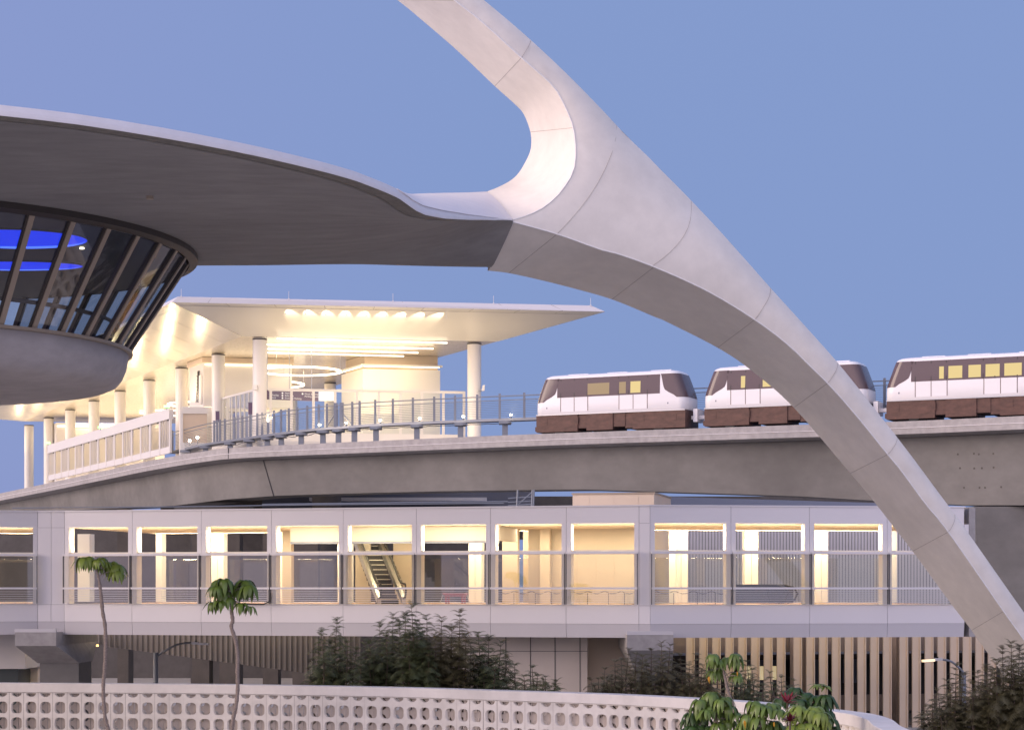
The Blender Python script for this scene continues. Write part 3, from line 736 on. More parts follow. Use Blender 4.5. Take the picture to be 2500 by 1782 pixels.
for px, pz in ((441, 706), (698, 709), (951, 715), (1199, 721), (1442, 727), (322, 760)):
    m = MB(); kx = (px - 433) / (1443 - 433)
    b = TL.lerp(TR, kx) if kx >= -.02 else TL + LD * 9
    m.tube([b - vz * .05, b + vz * .62], .018, 5); m.box(b.x - .06, b.y - .06, b.z - .05, b.x + .06, b.y + .06, b.z + .04); m.build('lightning_rod', 'white_metal', st_)
cols = [(-21.16, 167)] + [(-21.16 - 5.1 * k, 167 + 11.05 * k) for k in range(1, 9)] + [(-3.22 - 5.1 * k, 170.1 + 10.9 * k) for k in range(0, 8)]
for x, y in cols:
    m = MB(); m.cyl((x, y), .59, CZ + 10, CZ + 20.93, 32); c = m.build('column', 'station_white', st_)
    m = MB(); m.smooth = True; m.lathe([(.60, CZ + 20.80), (.612, CZ + 20.80), (.612, CZ + 20.9), (.60, CZ + 20.9)], (x, y), 32); m.build('collar', 'bronze_dark', c)
m = MB(); A_ = Vector((-22.2, 168.2, 0)); B_ = Vector((-2.2, 171.6, 0))
m.hexa([A_ + vz * (CZ + 11.3), B_ + vz * (CZ + 11.3), B_ + LD * 92 + vz * (CZ + 11.3), A_ + LD * 92 + vz * (CZ + 11.3)], [A_ + vz * (CZ + 12.5), B_ + vz * (CZ + 12.5), B_ + LD * 92 + vz * (CZ + 12.5), A_ + LD * 92 + vz * (CZ + 12.5)])
m.build('platform', 'station_white', st_)
# supports under the platform
for k in range(4):
    c = Vector((-14, 172, 0)) + LD * (6 + 26 * k); m = MB(); m.cyl((c.x, c.y), 1.3, 0, CZ + 11.3, 16); m.build('pier', 'conc_dark', st_)
# platform screen along the near edge: band, door bays, cabinet
W0, W1 = Vector((-30.6, 178, 0)), Vector((-52.2, 224, 0)); wd_ = (W1 - W0).normalized(); wn = Vector((-wd_.y, wd_.x, 0)) * 1
if wn.y > 0: wn = -wn
wl_ = (W1 - W0).length
fw = lambda x, y, z: W0 + wd_ * x + wn * y + vz * (CZ + z)
m = MB(); m.box(0, -.35, 15.15, wl_, 0.06, 16.1, fw); m.build('screen_header', 'station_white', st_)
nb = 15; bwid = wl_ / nb
for k in range(nb):
    x0 = k * bwid; wide = k % 3 != 1
    m = MB(); m.box(x0, -.2, 12.1, x0 + .32, .0, 15.15, fw); m.box(x0 + bwid - .12, -.2, 12.1, x0 + bwid, -.02, 15.15, fw)
    m.box(x0 + .32, -.2, 12.1, x0 + bwid - .12, -.04, 12.7, fw)
    if k % 2 == 0:
        for j in range(1, 5): m.box(x0 + .32 + (bwid - .44) * j / 5 - .04, -.18, 12.7, x0 + .32 + (bwid - .44) * j / 5 + .04, -.05, 15.15, fw)
    dr = m.build('platform_door', 'station_white', st_)
    m = MB(); m.box(x0 + .33, -.13, 12.7, x0 + bwid - .13, -.11, 15.14, fw); m.build('door_glass', 'glass_frost', dr) if 'glass_frost' in M else None
    m2 = MB(); m2.box(x0 + .3, .0, 15.0, x0 + .7, .04, 15.12, fw); m2.build('door_lock', 'gap_dark', dr)
m_ = bpy.data.materials.new('glass_frost'); m_.use_nodes = True; t_ = m_.node_tree; t_.nodes.clear(); o_ = t_.nodes.new('ShaderNodeOutputMaterial')
x_ = t_.nodes.new('ShaderNodeMixShader'); x_.inputs[0].default_value = .62; a_ = t_.nodes.new('ShaderNodeBsdfTransparent'); b_ = t_.nodes.new('ShaderNodeBsdfTranslucent'); b_.inputs[0].default_value = (.95, .92, .86, 1)
t_.links.new(a_.outputs[0], x_.inputs[1]); t_.links.new(b_.outputs[0], x_.inputs[2]); t_.links.new(x_.outputs[0], o_.inputs[0]); M['glass_frost'] = m_
for o in [o for o in st_.children if o.name.startswith('platform_door')]:
    pass
for k in range(nb):
    x0 = k * bwid; m = MB(); m.box(x0 + .33, -.13, 12.7, x0 + bwid - .13, -.11, 15.14, fw); m.build('door_glass', 'glass_frost', st_)
# equipment room at the near end of the screen
E0 = Vector((-28.05, 181.0, 0)); fe = lambda x, y, z: E0 + ED * x + LD * y + vz * (CZ + z)
m = MB(); m.box(0, 0, 16.5, 8, 4.6, 20.5, fe); m.box(-.3, -.3, 10.9, 2.2, 4.8, 16.1, fe); m.box(.05, .05, 16.1, 2.1, 4.5, 16.5, fe)
for j in range(1, 14): m.box(-.014, .32 * j, 16.6, 0, .32 * j + .03, 20.4, fe)
for x in (1.4, 3.6, 5.8): m.box(x, -.012, 16.6, x + .025, 0, 20.4, fe)
m.build('equipment_room', 'station_white', st_)
m = MB(); m.box(.02, -.012, 16.49, 2.2, .0, 16.5, fe); m.box(-.2, .0, 16.11, -.14, 4.6, 16.17, fe); m.build('light_strip', 'led_warm', st_)
m = MB(); m.box(0.1, -.16, 20.30, 7.9, -.10, 20.36, fe); m.build('light_strip', 'led_warm', st_)
m = MB(); m.box(-.2, -.25, 20.5, 8.1, 4.8, 20.97, fe); m.build('bulkhead', 'panel_beige', st_)
m = MB()
for k in range(3): m.tube([fe(-.08 - .06 * k, 1.1 + .3 * k, 17.0), fe(-.12, 1.0 + .3 * k, 18.4), fe(-.05, 1.2 + .25 * k, 19.9)], .035, 5)
for k in range(9):
    z = 17.0 + .32 * k; m.tube([fe(-.1, 1.2, z), fe(-.3 - .15 * random.random(), .9, z + .12), fe(-.1, .7, z + .2)], .025, 4)
m.build('cable_bundle', 'gap_dark', st_)
m = MB(); m.box(-.2, .2, 16.8, -.03, .75, 19.4, fe); m.build('antenna_panel', 'station_white', st_)
m = MB(); pA = Vector((-29.6, 177.6, 0)); fd = lambda x, y, z: pA + ED * x + LD * y + vz * (CZ + z)
m.box(0, 0, 10.9, 2.4, .3, 13.0, fd); m.box(0, 0, 13.0, .25, .3, 16.1, fd); m.box(.25, 0, 15.6, 2.4, .3, 16.2, fd); m.build('end_wall', 'station_white', st_)
m = MB(); m.box(.25, .12, 13.0, 2.4, .16, 15.6, fd); m.build('end_door', 'panel_beige', st_)
for px, py, Y, nm, lb in ((407, 992, 178.5, 'exit_sign', 'green exit sign at the near end of the platform screen header'), (245, 1043, 200, 'exit_sign', 'green exit sign midway along the platform screen header'), (117, 1081, 224, 'exit_sign', 'green exit sign at the far end of the platform screen header'), (347, 1002, 186, 'exit_sign', 'green exit sign hanging behind the platform screen between two columns')):
    e_ = P(px, py, Y - .5); t = thing(nm, lb, 'sign', e_, group='green exit signs of the station'); m = MB(); m.box(e_.x - .26, e_.y, e_.z - .12, e_.x + .26, e_.y + .06, e_.z + .12); m.build('face', 'exit_green', t)
    m = MB(); m.box(e_.x - .03, e_.y + .02, e_.z - .3, e_.x + .03, e_.y + .05, e_.z - .12); m.build('bracket', 'rail_steel', t)
s_ = P(447, 1043, 178.2); t = thing('door_display', 'small purple number display beside the end door of the station', 'display', s_); m = MB(); m.box(s_.x - .24, s_.y, s_.z - .09, s_.x + .24, s_.y + .05, s_.z + .09); m.build('screen', 'sign_lit', t) if 'sign_lit' in M else None
emis('sign_lit', (.55, .45, 1), 1.1)
m = MB(); m.box(s_.x - .24, s_.y, s_.z - .09, s_.x + .24, s_.y + .05, s_.z + .09); m.build('screen', 'sign_lit', t)
# second shaft with cove light
B0 = Vector((-13.4, 178.9, 0)); fb = lambda x, y, z: B0 + ED * x + LD * y + vz * (CZ + z)
m = MB(); m.box(0, 0, 12.4, 7.0, 5.6, 19.7, fb)
for x in (1.6, 3.8): m.box(x, -.012, 12.5, x + .025, 0, 19.6, fb)
m.build('elevator_shaft', 'station_white', st_)
m = MB(); m.box(.3, .3, 19.7, 6.9, 5.3, 20.98, fb); m.build('bulkhead', 'panel_beige', st_)
m = MB(); m.box(-.25, -.3, 19.95, 7.1, 5.8, 20.12, fb); m.build('cove_shelf', 'station_white', st_)
m = MB(); m.box(.05, -.10, 19.90, 6.9, -.05, 19.945, fb); m.box(-.10, .05, 19.90, -.05, 5.5, 19.945, fb); m.build('light_strip', 'led_warm', st_)
# further room at the far end
G0 = Vector((-55.6, 243, 0)); fg = lambda x, y, z: G0 + ED * x + LD * y + vz * (CZ + z)
m = MB(); m.box(0, 0, 12.4, 13, 5, 20.2, fg); m.build('far_room', 'station_white', st_); m = MB(); m.box(.1, -.14, 19.75, 13, -.08, 19.85, fg); m.build('light_strip', 'led_warm', st_)
# linear ceiling lights, rings
for px0, px1, y in ((676, 1092, 828), (640, 1058, 842), (640, 1021, 853), (640, 986, 862)):
    Y0 = 20.75 * F / (HY - y); a = Vector(((px0 - 1250) / F * (Y0), Y0, CZ + 20.8)); Y1 = 20.75 * F / (HY - y - (px1 - px0) * .026); b = Vector(((px1 - 1250) / F * Y1, Y1, CZ + 20.8))
    m = MB(); m.beam(a, b, .12, .10); m.build('linear_light', 'led_white', st_)
for k, (x, y, r) in enumerate(((-19.0, 178.5, 3.6), (-23.5, 190, 3.6), (-28, 200, 3.4), (-33, 211, 3.4), (-37.8, 221, 3.4))):
    zz = CZ + 19.45; rg = thing('ring_light', ['large glowing ring lamp nearest the front of the station ceiling', 'second glowing ring lamp behind the front one', 'ring lamp seen between the equipment room and the next column', 'ring lamp seen between the third and fourth side columns', 'small glowing ring lamp deepest inside the station'][k], 'lamp', (x, y, zz), group='ring lamps under the station ceiling')
    m = MB(); m.smooth = True; m.lathe([(r - .1, zz - .07), (r + .1, zz - .07), (r + .1, zz + .07), (r - .1, zz + .07), (r - .1, zz - .07)], (x, y), 64); m.build('tube', 'led_white', rg)
    m = MB()
    for a in range(3): m.tube([(x + r * cos(a * 2.1), y + r * sin(a * 2.1), zz), (x + r * cos(a * 2.1), y + r * sin(a * 2.1), CZ + 20.98)], .015, 4)
    m.build('suspension', 'steel', rg)
# glazed end barrier
G1, G2 = Vector((-20.7, 169.3, 0)), Vector((-4.07, 171.8, 0)); gdv = (G2 - G1).normalized(); gL = (G2 - G1).length
ff = lambda x, y, z: G1 + gdv * x + Vector((-gdv.y, gdv.x, 0)) * y + vz * (CZ + z)
m = MB(); m.box(0, 0, 16.78, gL, .12, 17.0, ff); m.box(0, 0, 12.3, gL, .12, 13.25, ff); m.build('barrier_frame', 'station_white', st_)
for px in (661, 711.6, 765.4, 818.3, 871.7, 925, 978, 1030, 1082.6, 1133):
    x = ray_line(px, (G1.x, G1.y), (G2.x, G2.y)); m = MB(); m.box(x - .11, -.02, 12.3, x + .11, .12, 16.99, ff); m.box(x - .012, -.03, 12.3, x + .012, -.02, 17.0, ff); m.build('barrier_post', 'station_white', st_)
m = MB(); m.quad(ff(0, .06, 13.2), ff(gL, .06, 13.2), ff(gL, .06, 16.8), ff(0, .06, 16.8)); m.build('barrier_glass', 'glass_clear', st_)
S1, S2 = U(617, 951, 17.0), U(534, 973, 17.0); sdv = (S2 - S1); sdv.z = 0; sL = sdv.length; sdv.normalize(); S1.z = 0
fs = lambda x, y, z: S1 + sdv * x + Vector((sdv.y, -sdv.x, 0)) * y + vz * (CZ + z)
m = MB(); m.box(0, 0, 16.85, sL, .12, 17.02, fs); m.box(0, 0, 12.3, sL, .12, 12.6, fs); m.build('barrier_frame', 'station_white', st_)
for k in range(9): m = MB(); m.box(sL * k / 8 - .05, 0, 12.5, sL * k / 8 + .05, .12, 16.9, fs); m.build('barrier_post', 'station_white', st_)
m = MB(); m.quad(fs(0, .06, 12.6), fs(sL, .06, 12.6), fs(sL, .06, 16.9), fs(0, .06, 16.9)); m.build('barrier_glass', 'glass_clear', st_)
for k, (px, py, Y, h) in enumerate(((531, 1017, 176.4, .95), (611, 997, 168.8, 1.0))):
    c = P(px, py, Y); t = thing('banner', ['slim purple banner by the second round column', 'slim purple banner on the glass wall left of the front column'][k], 'banner', c); m = MB(); m.box(c.x - .17, c.y, c.z - h / 2, c.x + .17, c.y + .04, c.z + h / 2 - .02); m.build('panel', 'sign_purple', t)
    m = MB(); m.box(c.x - .19, c.y - .01, c.z + h / 2 - .02, c.x + .19, c.y + .05, c.z + h / 2 + .03); m.build('rail', 'rail_steel', t)
c = P(624, 946, 166); m = MB(); m.box(c.x - .14, c.y - .3, c.z - .22, c.x + .14, c.y + .3, c.z + .22); single(m, 'junction_box', 'station_white', 'pale box on the front left round column of the station', 'box')
c = P(1179, 948, 169.4); t = thing('loudspeaker', 'white loudspeaker on a bracket at the right hand column of the station end', 'speaker', c)
m = MB(); m.hexa([c + Vector(v) for v in ((-.12, -.2, -.22), (.14, -.2, -.20), (.14, .2, -.20), (-.12, .2, -.22))], [c + Vector(v) for v in ((-.02, -.2, .24), (.17, -.2, .26), (.17, .2, .26), (-.02, .2, .24))]); m.build('horn', 'station_white', t)
m = MB(); m.box(c.x - .4, c.y - .04, c.z - .25, c.x - .1, c.y + .04, c.z - .17); m.build('bracket', 'rail_steel', t)
# wayfinding board behind the barrier glass
sb0, sb1 = P(641, 965, 172.5), P(777, 966, 174.4); sbd = (sb1 - sb0); sbd.z = 0; sbL = sbd.length; sbd.normalize()
sgn = thing('wayfinding_sign', 'long purple overhead direction board with white lettering behind the station barrier glass', 'sign', sb0)
fsn = lambda x, y, z: Vector((sb0.x, sb0.y, 0)) + sbd * x + Vector((-sbd.y, sbd.x, 0)) * y + vz * (CZ + z)
zc = (HY - 965) / F * 173.2; m = MB(); m.box(0, 0, zc - .40, sbL, .15, zc + .40, fsn); m.build('board', 'sign_purple', sgn)
m = MB()
for x in (.4, 2.4, 4.4): m.box(x, .05, zc + .4, x + .06, .1, 20.98, fsn)
m.build('hanger', 'steel', sgn)
def text(body, x, z, size, fn, parent, matn, name='lettering', dx=None):
    c = bpy.data.curves.new(name, 'FONT'); c.body = body; c.size = size; c.extrude = .004; c.align_x = 'LEFT'
    o = bpy.data.objects.new(name, c); COL.objects.link(o); c.materials.append(M[matn])
    p = fn(x, -.02, z); q = fn(x + 1, -.02, z); ang = atan2(q.y - p.y, q.x - p.x)
    o.rotation_euler = (pi / 2, 0, ang); bpy.context.view_layer.update()
    me = bpy.data.meshes.new_from_object(o.evaluated_get(bpy.context.evaluated_depsgraph_get())); bpy.data.objects.remove(o, do_unlink=True)
    o = bpy.data.objects.new(name, me); COL.objects.link(o); o.rotation_euler = (pi / 2, 0, ang)
    o.parent = parent; o.location = p - ORG[parent.name]; return o
def sx(px): return ray_line(px, (sb0.x, sb0.y), (sb1.x, sb1.y))
for b_, px, k in (('Facility', 664.5, 1), ('...ions', 664, 2), ('Metro', 695, 0), ('Ride App', 695, 1), ('Economy Parking', 695, 2), ('Hotel & Private', 743.5, 0), ('Parking Shuttle', 743.5, 1)):
    text(b_ if b_[0] != '.' else 'ions', sx(px), zc + .13 - .215 * k, .215, fsn, sgn, 'sign_text')
m = MB()
for px, k in ((689.5, 0), (689.5, 1), (689.5, 2), (738.5, 0)):
    c = fsn(sx(px), -.015, zc + .19 - .215 * k); m.poly([c + sbd * (.085 * cos(-j * pi / 6)) * -1 + vz * (.085 * sin(-j * pi / 6)) for j in range(12)])
m.build('pictogram', 'sign_text', sgn)
c = P(796.5, 966.5, 174.2); t = thing('video_screen', 'bright white video screen at the right end of the purple direction board', 'screen', c)
m = MB(); m.box(c.x - .62, c.y, c.z - .38, c.x + .62, c.y + .03, c.z + .38); m.build('panel', 'screen_white', t)
m = MB(); m.box(c.x - .67, c.y + .035, c.z - .43, c.x + .67, c.y + .15, c.z + .43); m.build('casing', 'station_white', t)
c = P(746, 905, 181); m = MB()
# front soffit wall washers
for k in range(9):
    kk = (688 + 49.7 * k - 420) / (1477 - 420); p = OL.lerp(OR, kk).lerp(IL.lerp(IR, kk), .22); p = OL.lerp(OR, kk).lerp(IL.lerp(IR, kk), .25); q = OL.lerp(OR, kk).lerp(IL.lerp(IR, kk), .03) - vz * .62
    m = MB(); m.cyl((q.x, q.y), .05, q.z - .08, q.z - .02, 10); m.tube([q - vz * .05, OL.lerp(OR, kk).lerp(IL.lerp(IR, kk), .03) + vz * .02], .007, 4); f_ = m.build('washer_light', 'white_metal', st_)
    spot('washer_lamp', q + LD * .08, p, 900, (1, .82, .54), 36, .55)
for kk, pw in ((.163, 22), (.70, 22)):
    p = IL.lerp(IR, kk) - LD * .7 - vz * .9; 
# unseen area lamps added over the platform to wash the roof; downlights from the ceiling
c0 = Vector((-13.5, 173, CZ + 15.2))
for k in range(7):
    c = c0 + LD * (3 + 15 * k)
    area('station_fill', c + vz * .5, (0, 0, 1), 10, 7, 420, (1, .73, .40), ED)
    area('station_downlight', c + vz * 5.6, (0, 0, -1), 14, .4, 640, (1, .75, .43), ED)
for k in range(8):
    c = Vector((-27.5, 178.0, CZ + 16.4)) + LD * (2 + 12 * k)
    area('eave_fill', c + Vector((-1.2, -.5, 0)), (-.35, -.15, 1), .5, 9, 560, (1, .74, .41), ED)  # unseen strips added along the screen to light the roof edge and columns
area('front_fill', Vector((-10.5, 162.6, CZ + 12.7)), (0.05, .35, 1), 20, .6, 1400, (1, .74, .42), ED)  # unseen strip added out front to brighten the front soffit and columns

# ================================================================== pedestrian bridge
pb = thing('pedestrian_bridge', 'long white enclosed footbridge with warm lit openings crossing the picture', 'bridge', (-5, 95, 0))
A0 = Vector((-22.2, 98.8)); B0_ = Vector((6.11, 92.0))
def mkseg(p0, p1):
    m_ = (p1 - p0).normalized(); n_ = Vector((-m_.y, m_.x))
    f_ = lambda t, dn, z: Vector((p0.x + m_.x * t + n_.x * dn, p0.y + m_.y * t + n_.y * dn, CZ + z))
    return f_, (p1 - p0).length, m_, n_
DEP = 11.7
Rr0 = Vector((6.38, 91.96)); Rr1 = Vector((21.4, 93.85)); rm = (Rr1 - Rr0).normalized()
Ll1 = Vector(((92 - 1250) / F * 98.85, 98.85)); Ll0 = Vector(((-260 - 1250) / F * 97.4, 97.4))
segs = []
fm, Lm_, mm, nm_ = mkseg(A0, B0_); sm_ = [ray_line(px, A0, B0_) for px in (157.7, 323, 491.7, 662.7, 838, 1016.5, 1197.6, 1382.4, 1560)]
fr_, Lr_, mr_, nr_ = mkseg(Rr0, Rr0 + rm * 24.6); sr_ = [ray_line(px, Rr0, Rr1) for px in (1587, 1784.6, 1976.4, 2166, 2354)]
fl_, Ll_, ml_, nl_ = mkseg(Ll0, Ll1); sl_ = [ray_line(px, Ll0, Ll1) for px in (-250, -75, 92)]
HC = .225
def bar(mb, fn, t0, t1, d0, d1, z0, z1): mb.box(t0, d0, z0, t1, d1, z1, fn)
def bay_frame(fn, seams, first_corner, last_corner, ntr=1):
    t0, t1 = seams[0], seams[-1]
    for side in (0, 1):
        q = (lambda d: d) if side == 0 else (lambda d: DEP - d)
        def B(mb, a, b, d0, d1, z0, z1):
            x, y = sorted((q(d0), q(d1))); mb.box(a, x, z0, b, y, z1, fn)
        m = MB()
        for a, b in zip(seams, seams[1:]):
            B(m, a + .008, b - .008, 0, .5, 3.02, 3.80)
        m.build('roof_fascia', 'white_metal', pb)
        m = MB(); B(m, t0 - .05, t1 + .05, -.04, .6, 3.80, 3.862); m.build('coping', 'white_metal', pb)
        m = MB()
        for a, b in zip(seams, seams[1:]): B(m, a + .008, b - .008, -.045, .4, -1.64, -.80)
        B(m, t0, t1, -.03, .55, -.79, -.745); m.build('lower_fascia', 'white_metal', pb)
        m = MB()
        for a, b in zip(seams, seams[1:]):
            y0, y1 = -.04, .05
            pts = [fn(a + .008, q(y0), -1.65), fn(b - .008, q(y0), -1.65), fn(b - .008, q(.5), -1.65), fn(a + .008, q(.5), -1.65)]
            low = [fn(a + .008, q(y1), -2.28), fn(b - .008, q(y1), -2.28), fn(b - .008, q(.5), -2.28), fn(a + .008, q(.5), -2.28)]
            m.hexa(low, pts)
        m.build('base_band', 'white_band', pb)
        m = MB(); B(m, t0, t1, .2, .3, -2.2, -.8); B(m, t0, t1, .03, .3, 3.05, 3.78); m.build('backing', 'gap_dark', pb)
        for i, t in enumerate(seams):
            if (i == 0 and first_corner) or (i == len(seams) - 1 and last_corner): lo, hi = (0, HC) if i == 0 else (-HC, 0)
            else: lo, hi = -HC, HC
            m = MB()
            wf_ = 1.0 if side == 0 else 1.55
            if lo < 0: B(m, t + lo * wf_, t - .008, .0, .62, -.745, 3.02)
            if hi > 0: B(m, t + .008, t + hi * wf_, .0, .62, -.745, 3.02)
            m.build('column', 'cream', pb) if side else m.build('column', 'white_metal', pb)
            m = MB()
            if side == 0:
                for dx in (-.036, .036):
                    if (lo < 0 and dx < 0) or (hi > 0 and dx > 0): B(m, t + dx - .015, t + dx + .015, -.25, -.16, -.74, 1.6)
                m.build('mullion', 'mullion_dark', pb)
        for a, b in zip(seams, seams[1:]):
            
            if side == 0: m = MB(); B(m, a + HC, b - HC, .06, .56, 1.60, 1.78); m.build('transom', 'cream', pb)
            m = MB(); x = q(-.20); m.quad(fn(a + .08, x, -.72), fn(b - .08, x, -.72), fn(b - .08, x, 1.60), fn(a + .08, x, 1.60)); m.build('glass_panel', 'glass_bridge', pb)
            if side == 0:
                m = MB(); B(m, a + .02, b - .02, -.27, -.10, 1.60, 1.70); B(m, a + .03, b - .03, -.28, -.14, -.04, .055); m.build('rail', 'white_metal', pb)
                m = MB()
                for k in range(7): B(m, a + .08, b - .08, -.232, -.212, -.66 + .088 * k, -.637 + .088 * k)
                m.build('louver', 'white_band', pb)
    m = MB(); m.box(t0, .5, 3.08, t1, DEP - .5, 3.16, fn); m.box(t0, .3, 3.6, t1, DEP - .3, 3.78, fn); m.build('ceiling', 'ceil_slat', pb)
    m = MB()
    for k in range(34): m.box(t0, .75 + k * .31, 3.0, t1, .82 + k * .31, 3.08, fn)
    m.build('ceiling_slat', 'slat_warm', pb)
    m = MB(); m.box(t0, .3, -1.0, t1, DEP + .3, -.76, fn); m.build('floor', 'floor_bridge', pb)
    m = MB(); m.box(t0, .2, -2.25, t1, DEP - .2, -2.05, fn); m.build('underside', 'conc_dark', pb)
bay_frame(fm, sm_, True, True); bay_frame(fr_, sr_, True, False); bay_frame(fl_, sl_, False, True)
tq = at_far = ray_line(204, A0 + nm_ * (DEP - .62), A0 + nm_ * (DEP - .62) + mm); m = MB(); m.box(tq - .36, DEP - .62, -.745, tq + .36, DEP, 3.02, fm); m.build('column', 'cream', pb)
# corner panels between the straight runs
def corner(fa, ta, fb_, tb, nsub=1):
    m = MB()
    for z0, z1, d in ((3.02, 3.80, 0), (-.79, 3.01, .0), (-1.64, -.80, -.045)):
        for k in range(nsub):
            a = fa(ta, d, 0).lerp(fb_(tb, d, 0), k / nsub); b = fa(ta, d, 0).lerp(fb_(tb, d, 0), (k + 1) / nsub); dv = (b - a).normalized() * .008; a = a + dv; b = b - dv
            nn_ = Vector((-(b - a).y, (b - a).x, 0)).normalized() * .4
            m.hexa([Vector((p.x, p.y, CZ + z0)) for p in (a, b, b + nn_, a + nn_)], [Vector((p.x, p.y, CZ + z1)) for p in (a, b, b + nn_, a + nn_)])
    a = fa(ta, -.04, 0); b = fb_(tb, -.04, 0); nn_ = Vector((-(b - a).y, (b - a).x, 0)).normalized()
    m.hexa([Vector((p.x, p.y, CZ + 3.8)) for p in (a, b, b + nn_ * .6, a + nn_ * .6)], [Vector((p.x, p.y, CZ + 3.862)) for p in (a, b, b + nn_ * .6, a + nn_ * .6)])
    m.build('corner_panel', 'white_metal', pb)
    m = MB(); a = fa(ta, -.035, 0); b = fb_(tb, -.035, 0)
    m.hexa([Vector((p.x, p.y, CZ - 2.28)) for p in (a + nn_ * .09, b + nn_ * .09, b + nn_ * .5, a + nn_ * .5)], [Vector((p.x, p.y, CZ - 1.65)) for p in (a, b, b + nn_ * .5, a + nn_ * .5)]); m.build('base_band', 'white_band', pb)
    m = MB(); a = fa(ta, .05, 0); b = fb_(tb, .05, 0); m.hexa([Vector((p.x, p.y, CZ - 2.2)) for p in (a, b, b + nn_ * .2, a + nn_ * .2)], [Vector((p.x, p.y, CZ + 3.78)) for p in (a, b, b + nn_ * .2, a + nn_ * .2)]); m.build('backing', 'gap_dark', pb)
corner(fl_, sl_[-1], fm, sm_[0], 2); corner(fm, sm_[-1], fr_, sr_[0], 1)
mat('bulk_cream', (.36, .325, .285), .6)
m = MB(); m.box(sr_[-1] + HC + .02, .0, -2.28, sr_[-1] + HC + .32, 1.2, 3.8, fr_); m.build('end_wall', 'conc_parapet', pb)
# bulkhead over the escalator bays
m = MB(); m.box(sm_[3] + .5, 1.3, 2.28, sm_[6] + .1, 1.42, 2.98, fm); m.box(sm_[6] - .02, 1.42, 2.28, sm_[6] + .1, 5, 2.98, fm); m.box(sm_[5] + 1.0, 1.292, 2.3, sm_[5] + 1.01, 1.3, 2.97, fm); m.build('bulkhead', 'bulk_cream', pb)
m = MB(); m.box(sm_[3] + .5, 1.28, 2.17, sm_[6] + .1, 1.46, 2.28, fm); m.build('bulkhead_trim', 'blue_grey', pb) if 'blue_grey' in M else None
mat('blue_grey', (.12, .13, .17), .5)
m = MB(); m.box(sm_[3] + .5, 1.28, 2.17, sm_[6] + .1, 1.46, 2.28, fm); m.build('bulkhead_trim', 'blue_grey', pb)
# warm lamps: one run hidden in the openings' heads, one along the middle of the ceiling
for fn, s_, pw in ((fm, sm_, 1), (fr_, sr_, 1), (fl_, sl_, 1)):
    a, b = s_[0] + .3, s_[-1] - .3; c = fn((a + b) / 2, 0, 0); tg = fn(1, 0, 0) - fn(0, 0, 0); nn_ = fn(0, 1, 0) - fn(0, 0, 0); Lx = b - a
    area('bridge_cove_lamp', fn((a + b) / 2, .42, 2.97), (nn_.x * .2, nn_.y * .2, -1), Lx, .10, 15 * Lx, (1, .82, .54), tg)
    area('bridge_ledge_lamp', fn((a + b) / 2, .36, 1.80), (nn_.x * .7, nn_.y * .7, 1), Lx, .06, 26 * Lx, (1, .82, .54), tg)
    area('bridge_ceiling_lamp', fn((a + b) / 2, 5.2, 2.95), (0, 0, -1), Lx, .25, 50 * Lx, (1, .82, .54), tg)
    area('bridge_cove_lamp', fn((a + b) / 2, DEP - 1.7, 2.97), (nn_.x * .8, nn_.y * .8, -1), Lx, .06, 52 * Lx, (1, .82, .55), tg)
# ---- inside the bridge
def at(px, dn, f_=None, p0=None, m_=None, n_=None):
    p0 = p0 or A0; m_ = m_ or mm; n_ = n_ or nm_; q = p0 + n_ * dn; return ray_line(px, q, q + m_)
t5 = at(957, 3.2)
es = thing('escalator', 'steep escalator with dark steps climbing up inside the lit footbridge', 'escalator', fm(t5, 3.2, -.76))
ex = (mm * -.50 + nm_ * .866); ey = Vector((-ex.y, ex.x)); eb = fm(t5, 3.2, 0)
fx_ = lambda x, y, z: Vector((eb.x + ex.x * x + ey.x * y, eb.y + ex.y * x + ey.y * y, CZ - .76 + z))
sl = math.tan(radians(32))
m = MB()
for k in range(15):
    x = .9 + k * .40; z = k * .40 * sl
    if z > 3.5: break
    m.box(x, -.55, z - .1, x + .46, .55, z + .23, fx_)
m.build('step', 'gap_dark', es)
m = MB()
for k in range(15):
    x = .9 + k * .40; z = k * .40 * sl
    if z > 3.5: break
    m.box(x - .01, -.5, z + .20, x + .03, .5, z + .235, fx_)
m.build('step_edge', 'cream', es)
for y in (-.62, .62):
    m = MB(); m.hexa([fx_(.1, y - .10, 0), fx_(6.2, y - .10, 5.3 * sl), fx_(6.2, y + .10, 5.3 * sl), fx_(.1, y + .10, 0)], [fx_(.1, y - .10, .32), fx_(6.2, y - .10, 5.3 * sl + .45), fx_(6.2, y + .10, 5.3 * sl + .45), fx_(.1, y + .10, .32)]); m.build('skirt', 'steel', es)
    m = MB(); m.quad(fx_(-.1, y, .3), fx_(5.8, y, 5 * sl + .35), fx_(5.8, y, 5 * sl + 1.0), fx_(.2, y, 1.0)); m.build('balustrade', 'glass_clear', es)
    m = MB(); m.tube([fx_(.35, y, .25), fx_(-.2, y, .32), fx_(-.38, y, .65), fx_(-.2, y, .98), fx_(.6, y, 1.03), fx_(1.1, y, 1.2), fx_(5.8, y, 4.9 * sl + 1.05)], .05, 8); m.build('handrail', 'rubber', es)
t8 = at(1915, 2.2, fr_, Rr0, mr_, nr_)
es2 = thing('escalator', 'dark escalator landing with rounded handrail ends, right part of the footbridge', 'escalator', fr_(t8, 2.2, -.76))
